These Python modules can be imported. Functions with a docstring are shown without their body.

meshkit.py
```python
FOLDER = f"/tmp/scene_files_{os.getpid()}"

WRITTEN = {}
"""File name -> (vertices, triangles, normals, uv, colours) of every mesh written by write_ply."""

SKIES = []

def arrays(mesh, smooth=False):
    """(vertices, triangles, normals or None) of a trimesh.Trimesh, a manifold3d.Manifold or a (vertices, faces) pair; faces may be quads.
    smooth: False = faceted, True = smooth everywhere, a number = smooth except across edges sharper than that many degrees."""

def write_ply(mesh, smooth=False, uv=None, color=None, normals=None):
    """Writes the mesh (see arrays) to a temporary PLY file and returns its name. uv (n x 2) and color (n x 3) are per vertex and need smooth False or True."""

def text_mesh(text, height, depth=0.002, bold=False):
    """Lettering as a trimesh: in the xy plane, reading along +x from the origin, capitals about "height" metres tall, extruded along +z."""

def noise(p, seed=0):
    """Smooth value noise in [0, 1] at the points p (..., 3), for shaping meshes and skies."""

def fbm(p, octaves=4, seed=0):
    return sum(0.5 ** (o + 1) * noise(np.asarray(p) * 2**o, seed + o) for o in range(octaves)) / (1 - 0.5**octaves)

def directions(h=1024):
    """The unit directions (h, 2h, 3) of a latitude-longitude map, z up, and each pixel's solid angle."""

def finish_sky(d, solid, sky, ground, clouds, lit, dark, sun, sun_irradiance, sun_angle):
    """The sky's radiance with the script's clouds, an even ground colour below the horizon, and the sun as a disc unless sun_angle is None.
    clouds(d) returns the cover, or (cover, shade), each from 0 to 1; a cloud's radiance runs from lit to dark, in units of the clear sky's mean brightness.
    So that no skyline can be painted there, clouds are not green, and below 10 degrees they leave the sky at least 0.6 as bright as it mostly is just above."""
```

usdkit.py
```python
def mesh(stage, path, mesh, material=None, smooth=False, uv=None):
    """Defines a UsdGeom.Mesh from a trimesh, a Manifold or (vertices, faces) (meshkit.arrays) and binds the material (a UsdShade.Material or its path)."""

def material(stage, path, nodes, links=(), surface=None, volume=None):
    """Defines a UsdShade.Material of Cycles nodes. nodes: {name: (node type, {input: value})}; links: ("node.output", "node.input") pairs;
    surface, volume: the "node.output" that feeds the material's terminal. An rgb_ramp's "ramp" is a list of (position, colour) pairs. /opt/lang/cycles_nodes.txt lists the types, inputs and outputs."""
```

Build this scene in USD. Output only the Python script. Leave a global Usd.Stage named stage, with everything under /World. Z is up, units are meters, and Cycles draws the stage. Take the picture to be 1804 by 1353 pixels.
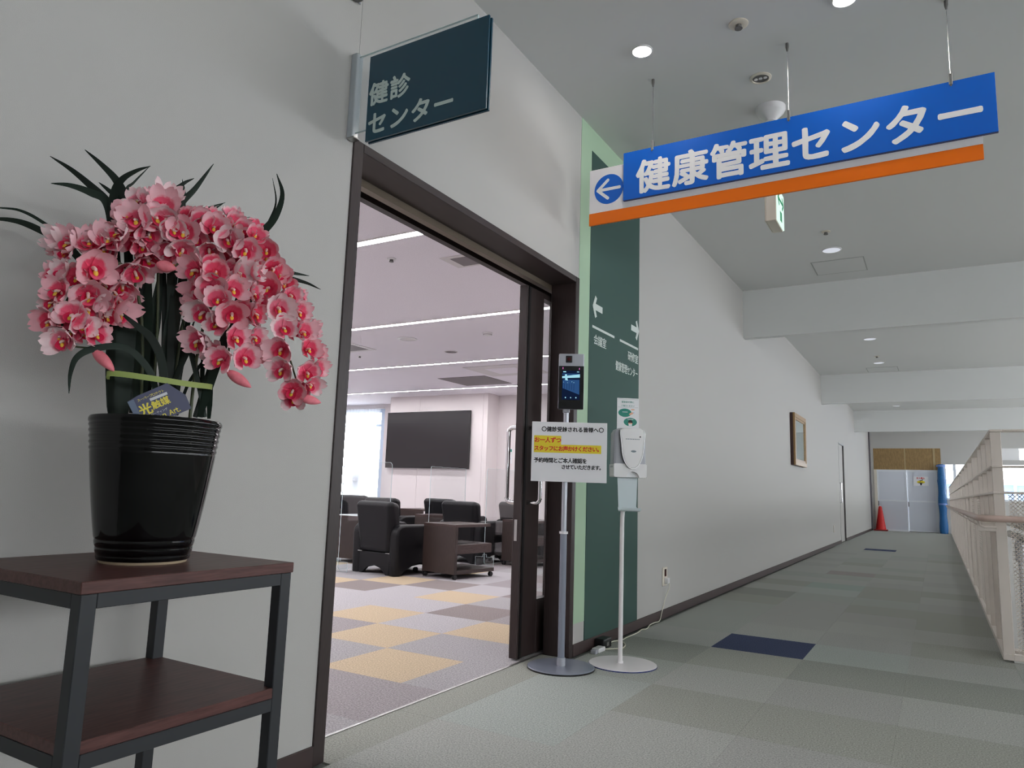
import math, random
import numpy as np, trimesh, manifold3d as m3, usdkit, meshkit
from shapely.geometry import Polygon, LineString, Point
from shapely import affinity
from shapely.ops import unary_union
from pxr import Usd, UsdGeom, UsdLux, UsdShade, Gf, Sdf

stage = Usd.Stage.CreateInMemory()
UsdGeom.SetStageUpAxis(stage, UsdGeom.Tokens.z); UsdGeom.SetStageMetersPerUnit(stage, 1.0)
UsdGeom.Xform.Define(stage, '/World'); UsdGeom.Scope.Define(stage, '/World/Looks')

# ---------------------------------------------------------------- camera, daylight, exposure
# x = away from the left wall (wall face x = 0), y = along the corridor, z = up
CAM = (1.7092, 0.0, 0.8712); YAW, PITCH, ROLL = -30.6225, 8.2758, 1.8623; FPX = 1265.63
EXPOSURE = 0.0
SKY = 2.25          # overcast daylight outside the windows
STRIP = 44.0       # lounge ceiling light lines
DOWN_ON, DOWN_DIM = 115.0, 0.75

def camera():
    y, p, r = map(math.radians, (YAW, PITCH, ROLL))
    f = np.array([math.sin(y) * math.cos(p), math.cos(y) * math.cos(p), math.sin(p)])
    a = np.array([math.cos(y), -math.sin(y), 0.0]); u = np.cross(a, f)
    a, u = a * math.cos(r) + u * math.sin(r), u * math.cos(r) - a * math.sin(r)
    c = UsdGeom.Camera.Define(stage, '/World/Camera')
    m = np.eye(4); m[0, :3], m[1, :3], m[2, :3], m[3, :3] = a, u, -f, CAM
    c.AddTransformOp().Set(Gf.Matrix4d(m.tolist()))
    c.CreateHorizontalApertureAttr(36.0); c.CreateVerticalApertureAttr(27.0)
    c.CreateFocalLengthAttr(36.0 * FPX / 1804.0)
    c.CreateClippingRangeAttr(Gf.Vec2f(0.05, 200.0)); c.CreateExposureAttr(EXPOSURE)
camera()
dome = UsdLux.DomeLight.Define(stage, '/World/Sky')
dome.CreateIntensityAttr(SKY); dome.CreateColorAttr(Gf.Vec3f(0.93, 0.97, 1.0))

# ---------------------------------------------------------------- materials
def lin(c):
    c = np.array(c[:3], float) / 255.0
    return tuple(np.where(c <= 0.04045, c / 12.92, ((c + 0.055) / 1.055) ** 2.4))
MATS = {}
def mat(name, rgb, rough=0.5, metallic=0.0, spec=0.5, bump=None, var=None, coat=0.0, emit=0.0, transl=0.0, stretch=None):
    """rgb in sRGB 0-255. var: (scale, amount) of a noise in the base colour; bump: (scale, distance); stretch: scale vector of the noise (wood grain)."""
    c = lin(rgb)
    n = {'p': ('principled_bsdf', {'base_color': c, 'roughness': rough, 'metallic': metallic, 'specular_ior_level': spec, 'coat_weight': coat})}
    l = []
    if emit:
        n['p'][1].update(emission_color=c, emission_strength=emit)
    if var or bump:
        n['g'] = ('texture_coordinate', {})
        src = 'g.object'
        if stretch:
            n['m'] = ('mapping', {'scale': stretch}); l.append((src, 'm.vector')); src = 'm.vector'
    if var:
        n['n'] = ('noise_texture', {'scale': var[0], 'detail': 3.0, 'roughness': 0.6})
        lo, hi = [tuple(np.clip(np.array(c) * k, 0, 1)) for k in (1 - var[1], 1 + var[1])]
        n['r'] = ('rgb_ramp', {'ramp': [(0.0, lo), (0.32, lo), (0.68, hi), (1.0, hi)]})
        l += [(src, 'n.vector'), ('n.fac', 'r.fac'), ('r.color', 'p.base_color')]
    if bump:
        n['b'] = ('noise_texture', {'scale': bump[0], 'detail': 2.0}); n['u'] = ('bump', {'distance': bump[1], 'strength': 1.0})
        l += [(src, 'b.vector'), ('b.fac', 'u.height'), ('u.normal', 'p.normal')]
    out = 'p.BSDF'
    if transl:
        n['t'] = ('translucent_bsdf', {'color': c}); n['x'] = ('mix_closure', {'fac': transl})
        l += [('p.BSDF', 'x.closure1'), ('t.BSDF', 'x.closure2')]; out = 'x.closure'
    MATS[name] = usdkit.material(stage, '/World/Looks/' + name, n, l, surface=out)
    return MATS[name]
def pane(name, tint, gloss=1.0):
    n = {'t': ('transparent_bsdf', {'color': tint}), 'g': ('glossy_bsdf', {'color': (gloss,) * 3, 'roughness': 0.02}),
         'f': ('layer_weight', {'blend': 0.5}), 'w': ('math', {'math_type': 'power', 'value2': 4.5}), 'k': ('math', {'math_type': 'multiply_add', 'value2': 0.75, 'value3': 0.045}), 'x': ('mix_closure', {})}
    l = [('f.facing', 'w.value1'), ('w.value', 'k.value1'), ('k.value', 'x.fac'), ('t.BSDF', 'x.closure1'), ('g.BSDF', 'x.closure2')]
    MATS[name] = usdkit.material(stage, '/World/Looks/' + name, n, l, surface='x.closure')
def emitter(name, rgb, strength):
    MATS[name] = usdkit.material(stage, '/World/Looks/' + name, {'e': ('emission', {'color': lin(rgb), 'strength': strength})}, [], surface='e.emission')

mat('wallpaper', (185, 183, 180), 0.85, bump=(420, 0.0003), spec=0.2)
mat('wallpaper_cool', (210, 211, 203), 0.85, bump=(420, 0.0003), spec=0.2)
mat('lounge_wall', (226, 219, 219), 0.8, bump=(300, 0.0003), spec=0.2)
mat('ceiling_paint', (220, 221, 220), 0.9, spec=0.2, bump=(300, 0.0002))
mat('lounge_ceiling', (236, 232, 238), 0.9, spec=0.2, bump=(160, 0.0006), var=(90, 0.035))
mat('light_green_paint', (172, 198, 170), 0.75, spec=0.3, bump=(420, 0.0003))
mat('dark_green_paint', (58, 84, 78), 0.7, spec=0.3, bump=(420, 0.0003))
mat('dark_brown_trim', (48, 36, 35), 0.45, var=(40, 0.2), stretch=(12, 12, 0.6))
mat('brown_soffit', (52, 41, 40), 0.5, var=(40, 0.15), stretch=(12, 0.6, 12))
mat('track_metal', (122, 110, 96), 0.4, metallic=0.7)
mat('baseboard_vinyl', (62, 47, 46), 0.5)
mat('white_gap', (200, 196, 190), 0.8)
mat('grey_slab', (118, 120, 116), 0.9)
SPK = {}
def carpet(name, rgb, amount=0.3, scale=330):
    mat(name, rgb, 0.95, spec=0.05, var=(scale, amount), bump=(scale, 0.0006))
for k, (n_, c_) in enumerate([('carpet_sage', (172, 174, 169)), ('carpet_olive', (162, 164, 156)), ('carpet_grey', (168, 169, 165)), ('carpet_moss', (166, 170, 164)), ('carpet_mist', (172, 178, 173)),
                              ('carpet_teal', (160, 171, 164)), ('carpet_rose', (160, 155, 151)), ('carpet_shade', (153, 156, 149))]):
    carpet(n_, c_, 0.34, 170)
carpet('carpet_navy', (74, 82, 108), 0.3, 170)
for n_, c_ in [('lounge_lilac', (168, 165, 167)), ('lounge_grey', (166, 161, 164)), ('lounge_silver', (180, 177, 180)), ('lounge_mauve', (160, 154, 156))]:
    carpet(n_, c_, 0.36, 130)
carpet('lounge_sand', (196, 178, 152), 0.28, 130)
carpet('lounge_taupe', (146, 137, 136), 0.3, 130)
mat('walnut_top', (88, 58, 55), 0.4, var=(16, 0.3), stretch=(8, 0.7, 8), spec=0.3)
mat('walnut_edge', (108, 66, 62), 0.4, var=(22, 0.3), stretch=(6, 1.0, 6))
mat('black_steel', (44, 46, 50), 0.5, spec=0.4)
mat('gloss_black', (8, 8, 9), 0.06, spec=0.35)
mat('raw_clay', (176, 158, 132), 0.9)
mat('potting_moss', (84, 74, 54), 0.95, var=(120, 0.5))
mat('leaf_green', (29, 42, 34), 0.5, spec=0.25, var=(14, 0.22))
mat('leaf_deep', (21, 31, 24), 0.5, spec=0.25, var=(14, 0.22))
mat('stem_green', (66, 74, 46), 0.5, var=(18, 0.25))
mat('ribbon_green', (176, 192, 112), 0.6, transl=0.25)
mat('tag_navy', (34, 40, 82), 0.35)
mat('tag_slate', (74, 92, 122), 0.35)
mat('tag_yellow', (224, 208, 70), 0.5)
mat('tag_white', (206, 208, 214), 0.5)
mat('bud_pink', (248, 128, 142), 0.5, var=(30, 0.25))
mat('bud_tip', (214, 200, 110), 0.5)
mat('column_cream', (246, 226, 214), 0.4)
mat('lip_yellow', (238, 188, 62), 0.5)
def petal(name, core, mid, edge):
    n = {'g': ('texture_coordinate', {}), 'l': ('vector_math', {'math_type': 'length'}), 's': ('math', {'math_type': 'multiply', 'value2': 30.0}),
         'nz': ('noise_texture', {'scale': 90.0}), 'a': ('math', {'math_type': 'multiply_add', 'value2': 0.35}),
         'r': ('rgb_ramp', {'ramp': [(0.0, lin(core)), (0.3, lin(core)), (0.55, lin(mid)), (0.84, lin(mid)), (1.0, lin(edge))]}),
         'p': ('principled_bsdf', {'roughness': 0.55, 'specular_ior_level': 0.3}), 't': ('translucent_bsdf', {}), 'x': ('mix_closure', {'fac': 0.22})}
    l = [('g.object', 'l.vector1'), ('l.value', 's.value1'), ('g.object', 'nz.vector'), ('nz.fac', 'a.value1'), ('s.value', 'a.value3'), ('a.value', 'r.fac'),
         ('r.color', 'p.base_color'), ('r.color', 't.color'), ('p.BSDF', 'x.closure1'), ('t.BSDF', 'x.closure2')]
    MATS[name] = usdkit.material(stage, '/World/Looks/' + name, n, l, surface='x.closure')
petal('petal_rose', (238, 40, 92), (255, 112, 146), (255, 212, 220))
petal('petal_coral', (234, 30, 80), (253, 92, 128), (255, 200, 210))
petal('petal_blush', (240, 64, 110), (255, 146, 172), (255, 232, 235))
petal('lip_crimson', (240, 156, 84), (226, 34, 84), (244, 90, 128))
mat('sign_blue', (2, 104, 216), 0.3, spec=0.6)
mat('sign_white', (248, 245, 249), 0.35)
mat('sign_orange', (255, 122, 8), 0.3)
mat('sign_teal', (18, 68, 88), 0.3)
mat('letter_white', (250, 250, 252), 0.45)
mat('letter_pale', (198, 214, 210), 0.5)
mat('wall_letter', (206, 214, 210), 0.6)
mat('edge_navy', (40, 52, 110), 0.4)
mat('clear_plastic', (206, 212, 216), 0.12, transl=0.4)
mat('drip_plate', (206, 218, 222), 0.15)
mat('steel', (196, 196, 196), 0.25, metallic=1.0)
mat('chrome', (216, 216, 218), 0.07, metallic=1.0)
mat('brushed_steel', (178, 178, 176), 0.35, metallic=1.0)
mat('anchor_grey', (108, 106, 104), 0.5)
pane('acrylic', (0.955, 0.97, 0.972))
pane('window_glass', (0.95, 0.97, 0.97))
mat('acrylic_edge', (226, 238, 240), 0.2, transl=0.5)
mat('white_plastic', (226, 225, 226), 0.35)
mat('warm_plastic', (222, 214, 200), 0.4)
mat('grey_plastic', (170, 172, 180), 0.35)
mat('satin_grey', (132, 138, 152), 0.32, spec=0.5)
mat('satin_silver', (180, 183, 192), 0.35, metallic=0.3)
mat('white_enamel', (232, 229, 230), 0.3)
mat('black_plastic', (24, 23, 25), 0.3)
mat('black_glass', (10, 10, 13), 0.06, spec=0.6)
mat('lens_red', (70, 16, 22), 0.1)
mat('card_white', (228, 229, 232), 0.4)
mat('ink_black', (24, 24, 28), 0.6)
mat('ink_red', (206, 42, 40), 0.6)
mat('marker_yellow', (226, 206, 48), 0.6)
mat('ink_teal', (32, 132, 116), 0.6)
mat('ink_grey', (120, 132, 140), 0.6)
mat('ink_skin', (226, 178, 150), 0.6)
mat('cable_cream', (216, 214, 196), 0.5)
mat('rail_cream', (224, 214, 206), 0.45)
mat('handrail_pink', (214, 188, 178), 0.4)
mat('gold_wood', (156, 122, 76), 0.4, var=(30, 0.25), stretch=(8, 8, 1))
mat('frame_dark', (66, 44, 40), 0.5)
mat('mount_grey', (178, 190, 188), 0.12, spec=0.6)
mat('door_white', (212, 216, 226), 0.45)
mat('door_frame_white', (224, 228, 234), 0.4)
mat('plywood', (148, 120, 78), 0.6, var=(10, 0.18), stretch=(3, 3, 0.8))
mat('plywood_strip', (170, 150, 112), 0.6)
mat('corner_guard', (96, 92, 98), 0.5)
mat('tarp_blue', (14, 92, 150), 0.5, bump=(30, 0.01))
mat('cone_red', (218, 34, 32), 0.45)
mat('cone_base', (140, 26, 28), 0.6)
mat('leather', (16, 16, 20), 0.45, spec=0.3, bump=(160, 0.0015))
mat('leather_side', (14, 14, 18), 0.45, spec=0.3, bump=(160, 0.0015))
mat('table_brown', (58, 47, 44), 0.4, var=(26, 0.18), stretch=(6, 6, 0.8))
mat('table_top_laminate', (70, 56, 53), 0.25, var=(26, 0.18), stretch=(6, 0.8, 6))
mat('tv_screen', (36, 34, 36), 0.2, spec=0.5)
mat('tv_bezel', (20, 20, 22), 0.35)
mat('vent_white', (214, 210, 210), 0.6)
mat('vent_dark', (128, 122, 124), 0.7)
mat('hatch_line', (176, 178, 176), 0.8)
mat('alu_blue', (196, 212, 232), 0.4)
mat('building_blue', (112, 140, 200), 0.7)
mat('building_white', (226, 230, 236), 0.7)
mat('roof_grey', (150, 160, 150), 0.8)
mat('void_floor', (190, 188, 182), 0.8)
n_ = {'t': ('transparent_bsdf', {'color': (1, 1, 1)}), 'd': ('translucent_bsdf', {'color': (0.92, 0.93, 0.96)}), 's': ('diffuse_bsdf', {'color': (0.9, 0.9, 0.92)}),
      'a': ('mix_closure', {'fac': 0.5}), 'x': ('mix_closure', {'fac': 0.62})}
MATS['sheer'] = usdkit.material(stage, '/World/Looks/sheer', n_, [('d.BSDF', 'a.closure1'), ('s.BSDF', 'a.closure2'), ('t.BSDF', 'x.closure1'), ('a.closure', 'x.closure2')], surface='x.closure')
emitter('strip_light', (255, 253, 255), STRIP)
emitter('downlight_on', (255, 248, 240), DOWN_ON)
emitter('downlight_dim', (240, 244, 255), DOWN_DIM)
emitter('exit_face', (226, 255, 240), 1.1)
emitter('screen_blue', (62, 108, 170), 0.5)
emitter('screen_navy', (34, 52, 92), 0.35)
emitter('screen_cyan', (170, 228, 246), 0.9)
emitter('led_pink', (255, 130, 220), 1.2)
mat('exit_green', (0, 140, 90), 0.5, emit=0.15)

# ---------------------------------------------------------------- scene objects
NAMES = {}
def path_for(parent, name):
    k = (parent, name); i = NAMES.get(k, -1) + 1; NAMES[k] = i
    return f'{parent}/{name}' + (f'_{i:03d}' if i else '')
def say(prim, **kw):
    for k, v in kw.items():
        if v: prim.SetCustomDataByKey(k, v)
class T:
    """A thing (or a part with sub-parts): an Xform. Parts are given in world coordinates, unless local is set."""
    def __init__(s, name, label=None, cat=None, loc=(0, 0, 0), rz=0.0, group=None, kind=None, parent='/World', local=False):
        s.path = path_for(parent, name); s.loc = np.array(loc, float); s.rz = rz; s.local = local
        x = UsdGeom.Xform.Define(stage, s.path); s.prim = x.GetPrim()
        x.AddTranslateOp().Set(Gf.Vec3d(*map(float, loc)))
        if rz: x.AddRotateZOp().Set(float(rz))
        say(s.prim, label=label, category=cat, group=group, kind=kind)
        s.lab = dict(cat=cat, group=group)
    def inv(s, v):
        if s.local: return v
        v = v - s.loc
        if s.rz:
            c, q = math.cos(-math.radians(s.rz)), math.sin(-math.radians(s.rz))
            v = np.stack([v[:, 0] * c - v[:, 1] * q, v[:, 0] * q + v[:, 1] * c, v[:, 2]], 1)
        return v
    def part(s, name, mesh, m, smooth=False, label=None, under=None, kind=None):
        v, f, _ = meshkit.arrays(mesh)
        p = path_for(under or s.path, name)
        usdkit.mesh(stage, p, trimesh.Trimesh(s.inv(v), f, process=False), MATS[m], smooth)
        say(stage.GetPrimAtPath(p), label=label, kind=kind)
        return p
def dup(src, loc, rz, label, group=None):
    base = src.path.split('/')[-1]
    p = path_for('/World', base)
    x = UsdGeom.Xform.Define(stage, p); pr = x.GetPrim()
    pr.GetReferences().AddInternalReference(src.path); pr.SetInstanceable(True)
    x.ClearXformOpOrder(); x = UsdGeom.Xform(pr)
    x.MakeMatrixXform().Set(Gf.Matrix4d(Gf.Rotation(Gf.Vec3d(0, 0, 1), float(rz)), Gf.Vec3d(*map(float, loc))))
    say(pr, label=label, category=src.lab['cat'], group=group or src.lab['group'])
    return pr

# ---------------------------------------------------------------- mesh helpers
cat_ = trimesh.util.concatenate
def box(x0, x1, y0, y1, z0, z1):
    b = trimesh.creation.box((abs(x1 - x0), abs(y1 - y0), abs(z1 - z0))); b.apply_translation(((x0 + x1) / 2, (y0 + y1) / 2, (z0 + z1) / 2)); return b
def rbox(x0, x1, y0, y1, z0, z1, r=0.01, n=12):
    s = m3.Manifold.sphere(r, n); q = []
    for x in (x0 + r, x1 - r):
        for y in (y0 + r, y1 - r):
            for z in (z0 + r, z1 - r): q.append(s.translate((x, y, z)))
    m = m3.Manifold.batch_hull(q).to_mesh(); return trimesh.Trimesh(m.vert_properties[:, :3], m.tri_verts, process=False)
def cbox(x0, x1, y0, y1, z0, z1, c=0.003):
    """Box with chamfered edges."""
    p = []
    for x, sx in ((x0, 1), (x1, -1)):
        for y, sy in ((y0, 1), (y1, -1)):
            for z, sz in ((z0, 1), (z1, -1)):
                p += [(x + sx * c, y + sy * c, z), (x + sx * c, y, z + sz * c), (x, y + sy * c, z + sz * c)]
    m = m3.Manifold.hull_points(np.array(p, float)).to_mesh(); return trimesh.Trimesh(m.vert_properties[:, :3], m.tri_verts, process=False)
def extr(poly, d):
    return cat_([trimesh.creation.extrude_polygon(g, d, engine='earcut') for g in getattr(poly, 'geoms', [poly]) if g.area > 1e-9])
def bevel_prism(pts, d, b):
    """Prism along +z of a simple polygon (counter-clockwise), both rims bevelled by b."""
    p = np.array(pts, float); n = len(p)
    e1 = p - np.roll(p, 1, 0); e2 = np.roll(p, -1, 0) - p
    n1 = np.stack([-e1[:, 1], e1[:, 0]], 1) / np.linalg.norm(e1, axis=1)[:, None]; n2 = np.stack([-e2[:, 1], e2[:, 0]], 1) / np.linalg.norm(e2, axis=1)[:, None]
    k = n1 + n2; k /= np.maximum((k * n1).sum(1) * 1.0, 0.5)[:, None]
    q = []
    for s, z in ((1, 0), (0.3, b * 0.3), (0, b), (0, d - b), (0.3, d - b * 0.3), (1, d)):
        q.append(np.column_stack([p + k * b * s, np.full(n, z)]))
    v = np.vstack(q); f = []
    for L in range(5):
        for i in range(n):
            j = (i + 1) % n; a, c = L * n, L * n + n
            f += [[a + i, a + j, c + j], [a + i, c + j, c + i]]
    t = np.array(m3.triangulate([q[0][:, :2]])); f += (t[:, ::-1]).tolist() + (t + 5 * n).tolist()
    return trimesh.Trimesh(v, np.array(f), process=False)
def frame_to(mesh, o, ex, ey):
    """Moves local (x, y, z) to o + x ex + y ey + z (ex x ey)."""
    ex, ey = np.array(ex, float), np.array(ey, float); ez = np.cross(ex, ey)
    v = mesh.vertices @ np.array([ex, ey, ez]) + np.array(o, float)
    return trimesh.Trimesh(v, mesh.faces, process=False)
def smooth_path(p, n=8):
    p = np.array(p, float)
    if len(p) < 3: return p
    q = np.vstack([2 * p[0] - p[1], p, 2 * p[-1] - p[-2]]); o = []
    for i in range(1, len(q) - 2):
        for t in np.linspace(0, 1, n, endpoint=False):
            a, b, c, d = q[i - 1:i + 3]
            o.append(0.5 * (2 * b + (c - a) * t + (2 * a - 5 * b + 4 * c - d) * t * t + (3 * b - a - 3 * c + d) * t ** 3))
    return np.vstack([o, p[-1:]])
def tube(p, r, n=10, closed=False):
    """Round bar along the points; r a number or one per point."""
    p = np.array(p, float); m = len(p); r = np.broadcast_to(r, m)
    t = np.gradient(p, axis=0) if not closed else np.roll(p, -1, 0) - np.roll(p, 1, 0)
    t /= np.linalg.norm(t, axis=1)[:, None]
    a = np.cross(t[0], (0, 0, 1.0) if abs(t[0][2]) < 0.9 else (1.0, 0, 0)); v = []
    for i in range(m):
        a = a - t[i] * (a @ t[i]); a /= np.linalg.norm(a); b = np.cross(t[i], a)
        th = np.arange(n) / n * 2 * math.pi
        v.append(p[i] + r[i] * (np.cos(th)[:, None] * a + np.sin(th)[:, None] * b))
    v = np.vstack(v); f = []
    for i in range(m if closed else m - 1):
        for k in range(n):
            l = (k + 1) % n; c, d = i * n, (i + 1) % m * n
            f += [[c + k, c + l, d + l], [c + k, d + l, d + k]]
    if not closed:
        v = np.vstack([v, p[:1], p[-1:]]); e = len(v)
        for k in range(n):
            l = (k + 1) % n; f += [[e - 2, l, k], [e - 1, (m - 1) * n + k, (m - 1) * n + l]]
    return trimesh.Trimesh(v, np.array(f), process=False)
def strap(p, w, th, side):
    """Leaf or band: a flat strip with thickness along the points; w half widths; side: rough direction across."""
    p = np.array(p, float); m = len(p); w = np.broadcast_to(w, m); t = np.gradient(p, axis=0); t /= np.linalg.norm(t, axis=1)[:, None]
    v = []
    for i in range(m):
        s = np.array(side, float) if not callable(side) else side(t[i]); s = s - t[i] * (s @ t[i]); s /= np.linalg.norm(s); n = np.cross(t[i], s)
        for a, b in ((-1, 0.0), (-0.5, -0.16), (0, -0.3), (0.5, -0.16), (1, 0.0), (0.5, 0.0), (0, -0.1), (-0.5, 0.0)):
            v.append(p[i] + s * w[i] * a + n * (w[i] * b * 0.8 + (th if a in (0.5, 0, -0.5) and b > -0.12 else 0)))
    f = []
    for i in range(m - 1):
        for k in range(8):
            l = (k + 1) % 8; c, d = i * 8, i * 8 + 8; f += [[c + k, d + k, d + l], [c + k, d + l, c + l]]
    for q, o in ((0, 1), ((m - 1) * 8, -1)):
        for k in range(1, 7): f.append([q, q + k, q + k + 1][::o])
    return trimesh.Trimesh(np.array(v), np.array(f), process=False)
def lathe(profile, n=48, at=(0, 0, 0)):
    m = trimesh.creation.revolve(np.array(profile, float), sections=n); m.apply_translation(at); return m
def disc(c, r, h, n=40):
    return lathe([(0, 0), (r, 0), (r, h), (0, h)], n, c)
def rot_x_plane(mesh, x):  # local xy -> world y (right is +y when seen from +x: reads along +y), z up, facing +x
    return frame_to(mesh, (x, 0, 0), (0, 1, 0), (0, 0, 1))

# flowers: right, out, up (mm from the pot foot), size, facing; leaves: width; points from tip to base (mm)
FLOWERS="-144,98,577,20,41,87,-26 -148,78,530,19,16,84,-52 -167,88,479,16,-15,98,-9 -203,55,470,16,-64,69,-35 -177,71,430,16,-39,89,-24 -131,69,448,15,59,80,13 -101,53,500,18,92,38,-4 -108,64,544,14,76,44,-47 -191,78,523,17,-61,79,12 -201,63,505,14,-75,64,-15 -190,73,563,14,-71,65,28 -185,67,623,17,-60,77,21 -153,75,626,17,-19,87,45 -123,76,638,18,3,93,36 -104,86,652,14,-47,78,41 -90,54,595,18,19,67,-72 -71,67,591,16,27,65,-71 -188,61,610,15,-77,62,11 -165,83,557,14,-45,87,-22 -126,69,555,14,71,56,-42 -155,82,461,14,50,86,-6 -120,58,488,15,76,63,12 -128,65,521,14,67,62,-41 -183,65,444,14,-33,80,-50 -150,75,498,14,67,71,-19 -98,64,525,13,85,39,-35 -91,65,562,14,21,50,-84 -117,26,500,17,88,47,1 -209,31,567,13,-59,71,39 -203,40,632,16,-82,52,24 -139,59,632,16,-19,98,3 -125,63,627,17,-32,93,-16 -69,41,614,15,51,60,-61 -203,32,626,14,-85,53,7 -153,58,566,13,34,94,-2 -153,58,451,13,40,91,3 -170,61,450,13,-18,98,-5 -159,53,515,13,42,81,-40 -86,32,540,12,86,37,-35 -74,87,689,19,-30,95,4 -96,74,702,16,7,98,16 -44,85,702,18,23,97,-2 -75,62,736,15,-45,82,35 -54,57,746,15,-4,90,43 -32,70,736,17,7,99,8 -23,83,707,15,-17,89,-43 -30,53,678,17,-2,65,-76 -75,49,656,15,-18,65,-74 -51,48,633,17,15,50,-85 13,70,653,17,5,81,-59 12,79,685,17,-6,99,-15 10,62,720,14,60,80,1 25,52,727,14,63,78,2 -107,64,663,14,-46,76,-46 -8,86,686,14,7,95,-29 -53,73,676,14,12,78,-61 -89,70,676,14,15,92,-35 -64,59,653,14,34,64,-69 -10,56,652,14,-30,69,-66 3,47,631,13,-38,69,-61 -62,48,710,18,12,98,18 -29,54,714,17,-6,93,-35 -74,38,728,14,30,93,22 -27,37,764,16,19,79,58 -86,32,671,14,32,74,-60 20,40,713,16,24,88,40 -70,43,685,13,-8,86,-50 -83,50,697,13,6,98,-20 -17,29,674,13,-39,86,-34 68,80,706,16,15,99,-2 47,72,718,13,-15,99,-1 65,62,665,16,4,70,-71 90,43,659,16,-14,65,-75 98,79,686,16,8,96,-27 136,73,674,17,19,85,-49 120,71,713,14,43,90,-4 105,64,727,13,38,92,6 153,79,704,12,24,96,14 37,61,684,14,6,89,-45 85,70,716,12,7,99,13 134,50,647,14,-32,56,-77 52,58,713,15,21,89,-40 63,38,739,12,34,86,39 90,25,648,15,-47,54,-70 116,62,696,15,40,91,-10 124,42,692,16,12,86,-49 110,42,735,13,47,80,38 106,23,758,12,9,73,68 157,29,738,11,32,87,37 21,28,695,13,-23,67,-71 82,48,707,11,-12,88,-46 119,15,650,13,-21,62,-75 47,85,606,18,-72,67,-19 74,100,571,17,-6,96,-28 67,82,521,18,-50,69,-52 119,108,519,17,0,94,-33 65,87,457,17,-74,58,-33 126,103,468,16,51,86,-1 110,106,419,16,-59,79,-16 150,96,429,16,32,94,-15 113,99,572,16,40,92,-4 119,80,613,17,77,63,11 153,85,617,13,85,48,22 155,80,572,13,83,54,14 163,84,530,14,79,59,-15 166,73,481,14,67,72,-18 90,117,541,14,-15,99,-1 96,95,492,14,-40,91,6 80,115,601,14,1,99,-14 61,57,572,16,-69,64,-33 54,50,535,17,-81,59,-7 138,58,538,16,50,86,-11 83,50,460,16,-72,60,-33 101,65,435,15,-74,68,0 168,56,446,15,79,61,8 101,79,586,15,31,94,14 104,62,620,16,59,79,-18 155,55,642,12,90,43,3 171,47,569,12,80,60,4 155,48,524,13,69,69,23 87,80,565,13,-30,94,-14 72,81,623,13,14,99,-9 183,64,684,15,-14,90,-41 196,56,645,17,34,87,-36 196,56,598,17,-36,93,-12 227,44,617,12,29,91,-31 215,62,554,18,24,96,-17 241,51,592,13,38,85,-36 260,42,555,15,62,78,-3 232,62,509,16,5,100,0 273,48,509,15,52,85,2 234,59,464,17,-48,81,-34 289,38,472,15,43,89,13 240,53,420,17,-56,75,-35 292,43,419,15,26,93,-27 265,52,375,16,-26,88,-40 299,44,393,13,50,83,-25 216,49,634,12,17,98,-10 189,29,678,14,-11,95,-28 238,31,566,17,33,92,23 266,8,598,12,77,63,10 256,26,514,15,50,86,4 299,9,521,14,81,58,13 230,13,458,16,-39,87,-30 314,-3,474,14,60,80,-3 316,5,433,14,72,70,-1 273,15,362,15,-17,91,-38 287,27,384,12,-24,88,-40 220,26,623,11,50,86,9"
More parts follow.
